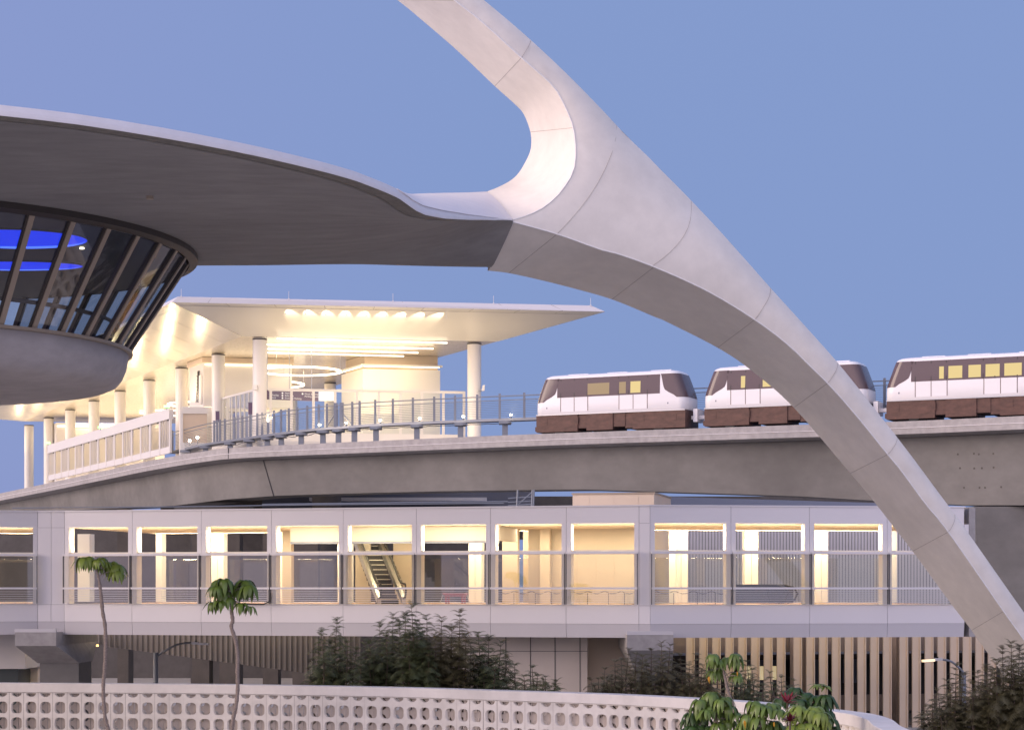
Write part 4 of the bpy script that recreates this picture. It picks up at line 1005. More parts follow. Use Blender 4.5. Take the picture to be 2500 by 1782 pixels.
for k, dn in enumerate((1.6, 2.8)):
    t = at(1905 + 22 * k, dn, fr_, Rr0, mr_, nr_); q = lambda x, z: fr_(t + x, dn, z)
    m = MB(); m.tube([q(-2.3, .15), q(-.2, .15), q(.25, .02), q(.4, -.25), q(.25, -.55), q(-.1, -.68)], .05, 8); m.tube([q(-.4, .15), q(-.55, .0), q(-.6, -.3), q(-.5, -.55), q(-.2, -.68)], .03, 8); m.build('handrail', 'rubber', es2)
    m = MB(); m.quad(q(-2.3, -.7), q(.2, -.7), q(.2, .12), q(-2.3, .12)); m.build('balustrade', 'glass_dark', es2)
t6 = at(1112, 4.0); tb = thing('work_table', 'low red work table standing on the footbridge floor', 'table', fm(t6, 4.0, -.76))
ft = lambda x, y, z: fm(t6 + x, 4.0 + y, -.74 + z)
m = MB(); m.box(-.55, -.35, .42, .55, .35, .50, ft); m.box(-.48, -.3, .33, .48, .3, .42, ft); m.build('top', 'red_paint', tb)
for x in (-.45, .37):
    for y in (-.28, .2): m = MB(); m.box(x, y, 0, x + .08, y + .08, .33, ft); m.build('leg', 'red_paint', tb)
m = MB(); m.tube([ft(.75, 0, 0), ft(.55, 0, .5), ft(-.6, 0, .52), ft(-.8, 0, 0)], .02, 5); m.build('trestle', 'steel', tb)
# back wall / lift core showing through the last bays
c0 = at(1285, DEP + .3)
core = thing('lift_core', 'beige panelled lift core rising behind the footbridge roof', 'building', fm(c0, DEP + .3, -8))
def k2(px): return at(px, DEP + .4)
m = MB(); m.box(k2(1398), DEP + .4, -8, k2(1597), DEP + 6, 4.95, fm)
for px in (1438, 1498, 1558): m.box(k2(px) - .012, DEP + .388, -2.3, k2(px) + .012, DEP + .4, 4.9, fm)
m.box(k2(1398), DEP + .388, 4.30, k2(1597), DEP + .4, 4.33, fm); m.build('wall', 'panel_beige', core)
m = MB(); m.box(k2(1272), DEP + .9, -2.2, k2(1398) - .01, DEP + 6, 3.6, fm); m.build('side_wall', 'panel_beige', core)
m = MB(); m.box(k2(1398) - .05, DEP + .35, 4.95, k2(1597) + .05, DEP + 6, 5.03, fm); m.build('coping', 'bronze', core)
# interior partitions seen through the bays
for px, dn, wdt, dp in ((1245, 6.5, .8, .4), (1330, 7.0, .5, .4), (700, 7.5, .5, .4), (886, 7.4, .82, .1), (985, 7.9, 1.1, .1)):
    t = at(px, dn); m = MB(); m.box(t - wdt / 2, dn, -.76, t + wdt / 2, dn + dp, 3.05, fm); m.build('partition', 'partition', pb)
m = MB()
m.box(at(1290, 7.6), 7.6, -.76, at(1560, 7.6), 7.7, 3.05, fm)
for px in (1330, 1410, 1455, 1500): m.box(at(px, 7.6) - .012, 7.59, -.7, at(px, 7.6) + .012, 7.6, 3.0, fm)
m.build('partition', 'partition', pb)
# loose cables on the floor
for f_, p0, m_, n_, pa, pz, lb in ((fm, A0, mm, nm_, 1215, 1372, 'thin dark cable draped along the glass of the bay right of the red table'), (fm, A0, mm, nm_, 1395, 1550, 'thin dark cable draped along the glass left of the white corner pier'), (fr_, Rr0, mr_, nr_, 1600, 1775, 'thin dark cable draped along the glass right of the white corner pier')):
    t0 = at(pa, .8, f_, p0, m_, n_); t1 = at(pz, .8, f_, p0, m_, n_); m = MB()
    m.tube([f_(lerp(t0, t1, k / 24), .8, -.12 - .14 * abs(sin(k * .5)) + .02 * random.random()) for k in range(25)], .014, 5)
    for k in (6, 14, 20): m.box(lerp(t0, t1, k / 24), .79, -.74, lerp(t0, t1, k / 24) + .025, .815, -.2, f_)
    single(m, 'cable', 'gap_dark', lb, 'cable')
m = MB(); t0 = at(505, -.5); t1 = at(655, -.5)
m.tube([fm(t0 + .05, -.12, -.84), fm(t0 + .5, -.3, -.76), fm(t0 + 1.4, -.34, -.74), fm(t1 - .3, -.34, -.76), fm(t1, -.32, -.62), fm(t1 + .05, -.31, -.2)], .035, 6); single(m, 'hose', 'gap_dark', 'black hose lying along the outside sill behind the second thin tree', 'hose')

# ================================================================== under and behind the bridge
def pier_head(px0, px1, ytop, ybot, Y, lb, cx0, cx1, ycol):
    t = thing('bridge_pier', lb, 'pier', (xb((px0 + px1) / 2, Y), Y, 0), group='concrete piers of the footbridge')
    zt_, zb = (HY - ytop) / F * Y, (HY - ybot) / F * Y; zc_ = (HY - ycol) / F * (Y + 2.2)
    xa, xz = xb(px0, Y), xb(px1, Y); ca, cz_ = xb(cx0, Y + 2.2), xb(cx1, Y + 2.2)
    m = MB(); m.hexa([(xa, Y, CZ + zb), (xz, Y, CZ + zb), (xz + .35 * 1, Y + 8, CZ + zb), (xa, Y + 8, CZ + zb)], [(xa, Y, CZ + zt_), (xz, Y, CZ + zt_), (xz + .35, Y + 8, CZ + zt_), (xa, Y + 8, CZ + zt_)])
    m.hexa([(ca, Y + 2.2, CZ + zc_), (cz_, Y + 2.2, CZ + zc_), (cz_, Y + 5.4, CZ + zc_), (ca, Y + 5.4, CZ + zc_)], [(xa, Y + .003, CZ + zb), (xz, Y + .003, CZ + zb), (xz + .35, Y + 8, CZ + zb), (xa, Y + 8, CZ + zb)]); m.build('cap', 'conc_parapet', t)
    m = MB(); m.box(ca + .1, Y + 2.25, 0, cz_ - .05, Y + 5.3, CZ + zc_); m.build('shaft', 'conc_girder', t)
    m = MB(); m.box(xa - .02, Y - .02, CZ + zt_, xz - .02, Y + .3, CZ + zt_ + .16); m.build('bearing_plate', 'white_band', t)
pier_head(36.5, 137, 1543, 1576, 97.6, 'concrete pier with flared cap under the left end of the footbridge', 92, 194, 1618)
pier_head(1531, 1644, 1549.5, 1587, 91.0, 'concrete pier with flared cap half hidden by shrubs under the footbridge', 1550, 1640, 1640)
# ramp with ribbed metal fascia
ra, rb = P(262, 1555, 118), P(860, 1555, 112)
rp = thing('ribbed_ramp', 'descending ramp with ribbed grey metal fascia in the shade under the footbridge', 'ramp', (ra.x, ra.y, 0))
nrib = 150; m = MB(); prev = None
for k in range(nrib + 1):
    u = k / nrib; px = lerp(230, 880, u); Y = lerp(118, 112, u)
    y1 = interp(px, [230, 262, 700, 880], [1568, 1578, 1636, 1662]); 
    a, b = P(px, y1, Y), P(px, 1546, Y)
    dz = -.09 if k % 3 == 0 else 0
    cur = (a + Vector((0, dz, 0)), b + Vector((0, dz, 0)))
    if prev: m.quad(prev[0], cur[0], cur[1], prev[1])
    prev = cur
m.build('fascia', 'corrug', rp)
m = MB(); m.hexa([P(230, 1568, 118.2), P(880, 1662, 112.2), P(880, 1662, 126), P(230, 1568, 132)], [P(230, 1546, 118.2), P(880, 1546, 112.2), P(880, 1560, 126), P(230, 1550, 132)]); m.build('slab', 'conc_dark', rp)
bk = thing('service_building', 'dark concrete building deep in the shade under the footbridge', 'building', (-10, 136, 0))
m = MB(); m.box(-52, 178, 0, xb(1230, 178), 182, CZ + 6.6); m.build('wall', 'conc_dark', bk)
for px, w_ in ((300, 26), (490, 40), (560, 48), (660, 36), (745, 60)):
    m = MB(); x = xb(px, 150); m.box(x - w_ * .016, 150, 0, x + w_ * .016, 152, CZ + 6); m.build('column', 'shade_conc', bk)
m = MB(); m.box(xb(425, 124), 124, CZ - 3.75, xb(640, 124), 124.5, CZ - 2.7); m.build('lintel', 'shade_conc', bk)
# grey clad box at the far left
lb_ = thing('clad_box', 'smooth grey metal clad volume at the far left under the footbridge', 'building', (xb(0, 108), 108, 0))
m = MB(); m.box(xb(-120, 108), 108, CZ - (1632 - HY) / F * 108, xb(62, 108), 114, CZ - 2.5); m.build('cladding', 'white_band', lb_)
m = MB(); m.box(xb(-120, 109), 109.2, 0, xb(40, 109), 113, CZ - (1632 - HY) / F * 108 - .02); m.build('base', 'dark_teal', lb_) if 'dark_teal' in M else None
mat('dark_teal', (.05, .065, .06), .3)
m = MB(); m.box(xb(-120, 109), 109.2, 0, xb(42, 109), 113, CZ - (1632 - HY) / F * 108 - .02); m.build('base', 'dark_teal', lb_)
m = MB(); m.box(xb(42, 112), 112, 0, xb(92, 112), 113, CZ - 2.4); m.build('side_wall', 'panel_grey', lb_)
m = MB(); m.box(xb(80, 116), 116, 0, xb(208, 116), 117, CZ - 2.4); m.build('rear_wall', 'blue_grey', lb_)
# panel wall behind the shrubs
pw = thing('panel_wall', 'flat pale panelled wall under the footbridge behind the feathery shrubs', 'wall', (xb(1330, 106), 106, 0))
WY = 96.6
m = MB(); m.box(xb(1080, WY), WY, 0, xb(1434, WY), WY + 1, CZ - 2.3)
m.build('cladding', 'panel_grey', pw)
m = MB()
for px in (1120, 1235, 1295, 1355, 1416): m.box(xb(px, WY) - .018, WY - .015, 0, xb(px, WY) + .018, WY, CZ - 2.3)
m.box(xb(1080, WY), WY - .013, CZ - (1589 - HY) / F * WY - .011, xb(1434, WY), WY, CZ - (1589 - HY) / F * WY + .011); m.build('panel_joint', 'gap_dark', pw)
m = MB(); m.box(xb(1436, 98.4), 98.4, 0, xb(1548, 98.4), 99.4, CZ - 2.3); m.box(xb(1498, 98.4) - .013, 98.385, 0, xb(1498, 98.4) + .013, 98.4, CZ - 2.3); m.box(xb(1436, 98.4), 98.385, CZ - 3.76, xb(1548, 98.4), 98.4, CZ - 3.735); m.build('return_wall', 'panel_beige', pw)
# parking structure with vertical fins
FA, FB = Vector((xb(1640, 111), 111)), Vector((xb(2560, 117), 117)); fd_ = (FB - FA).normalized(); fnn = Vector((-fd_.y, fd_.x))
pk = thing('parking_structure', 'parking structure screened by a row of tall beige vertical fins', 'building', (FA.x, FA.y, 0))
fp_ = lambda x, y, z: Vector((FA.x + fd_.x * x + fnn.x * y, FA.y + fd_.y * x + fnn.y * y, CZ + z))
px = 1676.0; pitch = 31.75
gaps = (1954, 2208)
while px < 2520:
    t = ray_line(px, FA, FB); tw = ray_line(px + 17.6, FA, FB)
    m = MB(); m.box(t, 0, -8, tw, .10, -2.2, fp_); m.box(tw - .03, -.10, -8, tw + .03, .28, -2.2, fp_); m.build('fin', 'fin_beige', pk)
    px += pitch; pitch -= .045
    if 1925 < px < 1962 or 2180 < px < 2214: px += 9
zl = lambda y, Y=114: -(y - HY) / F * Y
m = MB()
for y0, y1, d_ in ((1540, 1588, 2.0), (1700, 1740, 1.8), (1770, 1830, 1.8)): m.box(0, d_, zl(y1), 28, d_ + .4, zl(y0), fp_)
m.box(0, 1.9, zl(1592), 28, 3.2, zl(1588), fp_); m.build('slab_edge', 'brown_slab', pk)
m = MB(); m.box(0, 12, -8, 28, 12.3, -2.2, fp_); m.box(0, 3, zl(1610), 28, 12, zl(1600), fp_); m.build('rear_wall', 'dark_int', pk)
for px in (1966, 2214): t = ray_line(px, FA, FB); m = MB(); m.box(t - .3, .75, -8, t + .5, 1.5, -2.2, fp_); m.build('column', 'brown_slab', pk)
for a_, b_ in ((1990, 2068), (2105, 2165), (2240, 2290)): m = MB(); m.box(ray_line(a_, FA, FB) + .3, 11.0, zl(1690), ray_line(b_, FA, FB) + .6, 11.05, zl(1626), fp_); m.build('window', 'blue_grey', pk)
m = MB(); m.box(ray_line(1858, FA, FB) + 1.2, 8.0, zl(1662), ray_line(1900, FA, FB) + 1.6, 8.05, zl(1632), fp_); m.build('lit_window', 'lit_yellow', pk) if 'lit_yellow' in M else None
emis('lit_yellow', (1, .78, .40), .45)
m = MB(); m.box(ray_line(1885, FA, FB), 4.0, zl(1664), ray_line(1972, FA, FB), 4.05, zl(1630), fp_); m.build('lit_window', 'lit_yellow', pk)
m = MB()
for px in (2029, 2060, 2091, 2121, 2151, 2181, 2220, 2250): t = ray_line(px, FA, FB); m.box(t - .06, 1.0, zl(1711, 113), t + .06, 1.1, zl(1694, 113), fp_)
m.build('bracket', 'steel', pk)
# distant things above the bridge roof
fg_ = thing('far_guideway', 'distant second guideway girder seen in the slot above the footbridge roof', 'viaduct', (0, 190, 0))
m = MB(); m.box(xb(755, 190), 190, CZ + 8.36, xb(1188, 190), 196, CZ + 8.68); m.build('pale_parapet', 'white_metal', fg_)
m = MB(); m.box(xb(640, 192), 192, CZ + 7.2, xb(1300, 192), 196, CZ + 9.4); m.build('girder', 'blue_grey', fg_)
m = MB(); m.box(xb(500, 198), 199, CZ + 5, xb(2160, 198), 204, CZ + 9.2); m.build('lower_girder', 'conc_dark', fg_)
fr2 = thing('far_terminal_roof', 'long low blue grey terminal roof behind the right half of the footbridge', 'building', (xb(1850, 150), 150, 0))
m = MB(); m.hexa([P(1590, 1250, 150), P(2300, 1250, 150), P(2300, 1250, 160), P(1590, 1250, 160)], [P(1590, 1211, 150), P(2300, 1232, 150), P(2300, 1232, 160), P(1590, 1211, 160)]); m.build('roof', 'roof_blue', fr2) if 'roof_blue' in M else None
mat('roof_blue', (.36, .40, .52), .5)
m = MB(); m.hexa([P(1590, 1250, 150), P(2300, 1250, 150), P(2300, 1250, 160), P(1590, 1250, 160)], [P(1590, 1211, 150), P(2300, 1232, 150), P(2300, 1232, 160), P(1590, 1211, 160)]); m.build('roof', 'roof_blue', fr2)
m = MB(); m.box(xb(1560, 168), 168, 0, xb(2420, 168), 169, CZ + (HY - 1240) / F * 168)
m.build('wall', 'white_metal', fr2)
m = MB()
for k in range(110):
    px = 1570 + k * 7.6; m.box(xb(px, 168) - .02, 167.96, 0, xb(px, 168) + .02, 168, CZ + (HY - 1242) / F * 168)
m.build('wall_rib', 'conc_girder', fr2)
ga = thing('roof_gantry', 'small dark steel gantry on the footbridge roof left of the beige lift core', 'gantry', P(1290, 1230, 103)); 
m = MB()
for px in (1262, 1298, 1302): m.tube([P(px, 1236, 103), P(px + 2, 1196, 103)], .05, 6)
for y in (1212, 1222, 1230): m.tube([P(1240, y + 4, 103), P(1305, y, 103)], .035, 6)
m.tube([P(1264, 1232, 103), P(1300, 1200, 103)], .035, 6); m.build('frame', 'rail_steel', ga)
m = MB()
m.tube([P(30, 1240, 103.5), P(420, 1237, 103.5), P(760, 1232, 103.5), P(1230, 1228, 103.5)], .03, 5); m.tube([P(640, 1231, 103.8), P(1000, 1226, 103.8), P(1240, 1224, 103.8)], .035, 5)
single(m, 'roof_cable', 'rail_steel', 'thin cables stretched low over the left part of the footbridge roof', 'cable')
# street lamps
def street_lamp(lb, ppx, Y, ytop, ybase, arm, hw, lit):
    base = P(ppx, ytop, Y); t = thing('street_lamp', lb, 'street lamp', (base.x, base.y, 0), group='street lamps')
    m = MB(); m.tube([(base.x, base.y, 0), (base.x, base.y, base.z)], [.16, .13], 10); m.build('pole', 'rail_steel', t)
    a = [P(x, y, Y) for x, y in arm]; m = MB(); m.tube(spline(a, 5), .055, 8); m.build('arm', 'rail_steel', t)
    (x0, y0), (x1, y1) = hw; p, q = P(x0, y0, Y), P(x1, y1, Y); m = MB(); m.beam(p, p.lerp(q, .45), .3, .13)
    m.build('head', 'steel', t); m = MB(); m.beam(p.lerp(q, .42) - Vector((0, 0, .03)), p.lerp(q, 1.08) - Vector((0, 0, .03)), .33, .11); m.build('lens', 'led_amber' if lit else 'steel', t)
    m = MB(); c = p.lerp(q, .25) + Vector((0, 0, .08)); m.cyl((c.x, c.y), .05, c.z - .04, c.z + .06, 8); m.build('sensor', 'gap_dark', t)
emis('led_amber', (1, .70, .36), 1.3)
street_lamp('unlit street lamp with long curved arm in the shade under the footbridge', 380, 108, 1592, 1670, [(383, 1601), (400, 1590), (430, 1574), (455, 1569), (472, 1569)], ((468, 1569), (507, 1570)), False)
street_lamp('street lamp with a glowing amber head in front of the beige fins', 2352, 100, 1640, 1782, [(2352, 1640), (2340, 1628), (2322, 1614), (2300, 1609)], ((2300, 1608), (2255, 1611)), True)
m = MB(); b_ = P(219, 1594, 110); m.tube([(b_.x, b_.y, 0), (b_.x, b_.y, b_.z)], .11, 10); m.cyl((b_.x, b_.y), .14, b_.z, b_.z + .15, 10, .03); single(m, 'bollard_post', 'panel_beige', 'slim pale yellow post standing beside the left bridge pier', 'post')
wl2 = P(236, 1575, 112); t = thing('wall_lamp', 'small amber lamp glowing under the footbridge beside the left pier', 'lamp', wl2); m = MB(); m.box(wl2.x - .1, wl2.y - .05, wl2.z - .06, wl2.x + .1, wl2.y + .05, wl2.z + .06); m.build('lens', 'bulb_amber', t) if 'bulb_amber' in M else None
emis('bulb_amber', (1, .50, .10), 2.5)
m = MB(); m.box(wl2.x - .1, wl2.y - .05, wl2.z - .06, wl2.x + .1, wl2.y + .05, wl2.z + .06); m.build('lens', 'bulb_amber', t); m = MB(); m.box(wl2.x - .13, wl2.y - .02, wl2.z + .06, wl2.x + .13, wl2.y + .2, wl2.z + .1); m.build('hood', 'gap_dark', t)
point('wall_lamp_light', wl2 + Vector((-.3, -.6, -.2)), 28, (1, .55, .16), .08)

# ================================================================== perforated wall
ZW = -3.72
WP = [(0,1665),(260,1666.5),(522,1668.2),(700,1670.7),(996,1676),(1226,1683),(1450,1690),(1553,1694),(1707,1702),(1861,1712),(2029,1729),(2084,1735),(2137,1743),(2176,1755),(2197,1770)]
wpts = []
for x, y in WP:
    Y = ZW * F / (HY - y); wpts.append(Vector(((x - 1250) / F * Y, Y, 0)))
wpts = [wpts[0] + Vector((-14, 1.3, 0)), wpts[0] + Vector((-6, .7, 0))] + wpts + [Vector((10.35, 51.3, 0)), Vector((9.6, 48.2, 0)), Vector((8.2, 45.6, 0))]
wl_ = resample(spline(wpts, 12), 420)
wlen = sum((b - a).length for a, b in zip(wl_, wl_[1:]))
cum = [0]
for a, b in zip(wl_, wl_[1:]): cum.append(cum[-1] + (b - a).length)
def wat(t):
    i = min(len(wl_) - 2, max(0, int(t / wlen * (len(wl_) - 1)))); u = (t - cum[i]) / (cum[i + 1] - cum[i])
    p = wl_[i].lerp(wl_[i + 1], u); a = wl_[max(0, i - 2)]; b = wl_[min(len(wl_) - 1, i + 3)]; d = (b - a).normalized()
    return p, Vector((d.y, -d.x, 0))
def wf(t, n, z): p, nn = wat(t); return Vector((p.x + nn.x * n, p.y + nn.y * n, CZ + z))
pw_ = thing('perforated_wall', 'curved cream wall of concrete screen blocks with rounded holes and a flat coping', 'wall', (0, 75, 0))
m = MB(); ts = [wlen * k / 260 for k in range(261)]
m.smooth = False
CT = .70
m.grid([[wf(t, a, z) for a, z in ((0, ZW), (CT, ZW), (CT + .012, ZW - .02), (CT + .012, ZW - .345), (CT - .06, ZW - .35), (.06, ZW - .35), (0, ZW - .34))] for t in ts], True); m.build('coping', 'wall_cap', pw_)
BW, BH = .588, .617
def hole(w2, h2, r, n=5):
    pts = []
    for cx, cz, a in ((w2 - r, h2 - r, 0), (-w2 + r, h2 - r, 90), (-w2 + r, -h2 + r, 180), (w2 - r, -h2 + r, 270)):
        for k in range(n + 1):
            t = radians(a + 90 * k / n); pts.append((cx + r * cos(t), cz + r * sin(t)))
    return pts
HO = hole(.215, .232, .15)
def blocks(mb, n_front, depth, shx, rows, zc0):
    nb_ = int(wlen / BW); c0 = 0
    for c in range(nb_):
        tc_ = (c + .5 + shx) * BW
        if tc_ + BW > wlen - .1: break
        p, nn = wat(tc_)
        if p.x < -21: continue
        dd = Vector((-nn.y, nn.x, 0))
        f2 = lambda x, z, dn: Vector((p.x + dd.x * x + nn.x * (n_front - dn), p.y + dd.y * x + nn.y * (n_front - dn), CZ + z))
        w2 = BW / 2 - .007
        for (zc_, zt_, zb_, hl) in rows:
            pts = []
            for x, z in hl:
                k = min(w2 / abs(x) if abs(x) > 1e-6 else 1e9, (zt_ - zc_) / z if z > 1e-6 else 1e9, (zb_ - zc_) / z if z < -1e-6 else 1e9); pts.append((x * k, z * k))
            n = len(hl); i0 = mb.add([f2(x, zc_ + z, 0) for x, z in pts] + [f2(x, zc_ + z, 0) for x, z in hl] + [f2(x, zc_ + z, depth) for x, z in hl])
            for j in range(n):
                j2 = (j + 1) % n
                mb.smooth = False; mb.face(i0 + j, i0 + n + j, i0 + n + j2, i0 + j2)
                mb.smooth = True; mb.face(i0 + n + j, i0 + 2 * n + j, i0 + 2 * n + j2, i0 + n + j2)
            # corner fill
            for cx, cz in ((w2, zt_ - zc_), (-w2, zt_ - zc_), (-w2, zb_ - zc_), (w2, zb_ - zc_)):
                q = [(abs(px_ - cx) + abs(pz_ - cz), j) for j, (px_, pz_) in enumerate(pts)]
                on_v = [j for j, (a_, b_) in enumerate(pts) if abs(a_ - cx) < 1e-4]; on_h = [j for j, (a_, b_) in enumerate(pts) if abs(b_ - cz) < 1e-4]
                if on_v and on_h:
                    jv = min(on_v, key=lambda j: abs(pts[j][1] - cz)); jh = min(on_h, key=lambda j: abs(pts[j][0] - cx))
                    if jv != jh: mb.smooth = False; mb.poly([f2(cx, zc_ + cz, 0), f2(*(pts[jv][0], zc_ + pts[jv][1]), 0), f2(*(pts[jh][0], zc_ + pts[jh][1]), 0)])
R1 = -4.667
half = [(x, min(z, .135 - .0)) for x, z in hole(.212, .228, .165)]
HALF = []
for k in range(13):
    t = pi + pi * k / 12; HALF.append((.205 * cos(t), .14 * sin(t) + .07))
HALF = [(.205, .07 + .0)] and [( .205 * cos(t_), .07 + .145 * sin(t_)) for t_ in [pi + pi * k / 12 for k in range(13)]] + [(.07, .0705), (-.07, .0705)]
rows_f = [(R1 - BH * k, R1 - BH * k + BH / 2, R1 - BH * k - BH / 2, HO) for k in range(4)]
zt0 = ZW - .36; rows_f.append((R1 + BH * .80, zt0, R1 + BH / 2, [(x, z) for x, z in HALF]))
mb = MB(); blocks(mb, CT - .03, .20, 0, rows_f, 0); mb.build('screen_block', 'wall_block', pw_)
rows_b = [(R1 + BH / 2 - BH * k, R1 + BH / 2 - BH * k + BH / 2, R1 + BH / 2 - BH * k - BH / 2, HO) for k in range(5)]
mb = MB(); blocks(mb, CT - .245, .2, .5, rows_b, 0); mb.build('rear_block', 'wall_rear_shaded', pw_)
m = MB(); m.grid([[wf(t, a, z) for a, z in ((.1, R1 - BH * 3.5), (CT - .03, R1 - BH * 3.5), (CT - .03, -8), (.1, -8))] for t in ts], True); m.build('base', 'wall_block', pw_)
m = MB()
for c in range(int(wlen / BW)):
    t = c * BW
    if wat(t)[0].x < -21: continue
    p, nn = wat(t); dd = Vector((-nn.y, nn.x, 0)) * .0075; q = lambda s, dn, z: Vector((p.x + s * dd.x + nn.x * dn, p.y + s * dd.y + nn.y * dn, CZ + z))
    m.hexa([q(-1, CT - .2, R1 - BH * 3.5), q(1, CT - .2, R1 - BH * 3.5), q(1, CT - .042, R1 - BH * 3.5), q(-1, CT - .042, R1 - BH * 3.5)], [q(-1, CT - .2, ZW - .36), q(1, CT - .2, ZW - .36), q(1, CT - .042, ZW - .36), q(-1, CT - .042, ZW - .36)])
m.build('mortar_joint', 'seam_dark', pw_)

# ================================================================== umbrella-leaf saplings
def leaflet(mb, o, az, el0, L, w_, droop, roll=0):
    pts = []; p = Vector(o); el_ = el0; seg = 5
    h = Vector((cos(az), sin(az), 0)); side = Vector((-sin(az), cos(az), 0))
    wd = [.25, .85, 1.0, .85, .55, .04]
    row = []
    for k in range(seg + 1):
        row.append((p.copy(), wd[k] * w_ / 2, el_))
        p = p + (h * cos(el_) + Vector((0, 0, sin(el_)))) * (L / seg); el_ -= droop * (.58, .25, .10, .05, .02, 0)[k]
    n0 = len(mb.v)
    for q, ww, e in row:
        nrm = Vector((0, 0, 1)) * cos(e) - h * sin(e); cr = .22 * ww
        mb.v += [q + side * ww - nrm * cr, q + nrm * cr * .4, q - side * ww - nrm * cr]
    for k in range(seg):
        a = n0 + k * 3
        mb.face(a, a + 3, a + 4, a + 1); mb.face(a + 1, a + 4, a + 5, a + 2)
def umbrella(mb, c, L, n=10, droop=1.5, el0=.25, w_=None, rnd=random):
    for k in range(n):
        az = 2 * pi * k / n + rnd.uniform(-.15, .15)
        leaflet(mb, Vector(c) + Vector((cos(az), sin(az), 0)) * .03, az, el0 + rnd.uniform(-.25, .15), L * rnd.uniform(.8, 1.1), (w_ or L * .25) * rnd.uniform(.85, 1.15), droop * rnd.uniform(.85, 1.2))
def umb_plant(label, trunk, clusters, Y, rw, leafm, ox, oy, sc, name='umbrella_tree', yellow=(), tr_r=None, seed=1, group=None, to_ground=True):
    rnd = random.Random(seed)
    pp = lambda x, y, yy=Y: P(ox + x / sc, oy + y / sc, yy)
    tp = [pp(x, y) for x, y in trunk]; base = tp[-1].copy()
    if to_ground: tp += [Vector((base.x + (base.x - tp[-2].x) * .5, Y, 1.4)), Vector((base.x, Y, -.02))]
    t = thing(name, label, 'tree', (tp[-1].x, Y, 0), group=group)
    m = MB(); tt2 = spline(tp, 6); r_ = [rw * (.55 + .45 * min(1, k / 14)) * (1 + .12 * sin(k * 1.7)) for k in range(len(tt2))]; m.tube(tt2, r_, 9); m.build('trunk', 'bark', t)
    m = MB(); m.smooth = True; pet = MB(); ap = tp[0]
    for i, (x, y, L, dk) in enumerate(clusters):
        yy = Y + rnd.uniform(-.35, .35); c = pp(x, y, yy); umbrella(m, c, L * 1.5, rnd.randint(9, 11), 1.75, .30, rnd=rnd)
        src = min((q for q in tt2[:12]), key=lambda q: (q - c).length); pet.tube(spline([src, src.lerp(c, .5) + Vector((0, 0, .06)), c], 4), .013, 5)
    m.build('crown', leafm, t); pet.build('petiole', 'bark', t)
    if yellow:
        for x, y, L in yellow:
            m = MB(); m.smooth = True; c = pp(x, y, Y - .3); leaflet(m, c, rnd.uniform(3, 6), -1.2, L, L * .4, .4); leaflet(m, c, rnd.uniform(3, 6), -1.0, L * .8, L * .35, .6)
            m.build('yellow_leaf', 'leaf_yellow', t)
    return t
a_ = (150, 1340, 3.6745)
umb_plant('tall thin forked umbrella tree with sparse leaves, leftmost along the block wall', [(318, 200), (338, 275), (358, 430), (370, 560), (393, 700), (396, 900), (386, 1100), (376, 1220), (381, 1400), (400, 1560), (422, 1640)],
          [(205, 85, .46, 0), (240, 78, .40, 0), (330, 100, .30, 0), (362, 85, .32, 0), (305, 140, .22, 0), (395, 120, .26, 0), (445, 125, .46, 0), (485, 150, .50, 0), (495, 200, .40, 0), (350, 180, .2, 0)], 66, .062, 'leaf_bright', *a_, seed=3, group='umbrella trees')
umb_plant('tall thin umbrella tree with full drooping two sided crown, second along the block wall', [(1520, 400), (1525, 480), (1528, 570), (1537, 640), (1525, 700), (1562, 820), (1581, 960), (1578, 1100), (1582, 1240), (1570, 1380), (1545, 1500), (1530, 1640)],
          [(1420, 290, .50, 0), (1460, 275, .48, 0), (1390, 340, .40, 0), (1650, 290, .55, 0), (1600, 350, .46, 0), (1680, 330, .50, 0), (1455, 385, .46, 0), (1365, 480, .36, 0), (1420, 470, .36, 0), (1495, 440, .40, 0), (1620, 490, .36, 0), (1690, 520, .30, 0)], 66, .064, 'leaf_green', *a_, seed=5, group='umbrella trees')
b_ = (1640, 1580, 4.954)
umb_plant('leaning umbrella tree rising alone in front of the beige fins', [(620, 250), (635, 330), (658, 430), (690, 560), (735, 680), (770, 810), (800, 900), (835, 1010)],
          [(500, 90, .32, 0), (525, 145, .36, 0), (560, 170, .28, 0), (690, 130, .36, 0), (765, 90, .32, 0), (790, 150, .30, 0), (545, 275, .34, 0), (500, 290, .26, 0), (780, 310, .30, 0), (800, 350, .24, 0)], 56, .045, 'leaf_green', *b_, yellow=((450, 350, .22), (790, 290, .16)), seed=8, group='umbrella trees')
umb_plant('umbrella tree with broad mid green clusters at the left of the leaf clump', [(525, 700), (530, 830), (526, 1010)],
          [(480, 550, .40, 0), (430, 590, .36, 0), (640, 610, .40, 0), (600, 640, .34, 0), (350, 640, .36, 0), (330, 720, .34, 0), (490, 720, .40, 0), (610, 770, .38, 0), (700, 720, .34, 0), (420, 760, .30, 0), (560, 920, .34, 0), (690, 880, .36, 0), (780, 800, .3, 0)], 55, .05, 'leaf_green', *b_, seed=11, group='umbrella trees')
umb_plant('dark leaved umbrella tree low at the left edge of the bottom right leaf clump', [(300, 900), (310, 1020)],
          [(240, 800, .36, 0), (290, 850, .32, 0), (190, 880, .32, 0), (400, 850, .34, 0), (240, 960, .38, 0), (340, 950, .36, 0), (440, 960, .34, 0), (180, 990, .3, 0)], 55.5, .04, 'leaf_dark', *b_, seed=13, group='umbrella trees')
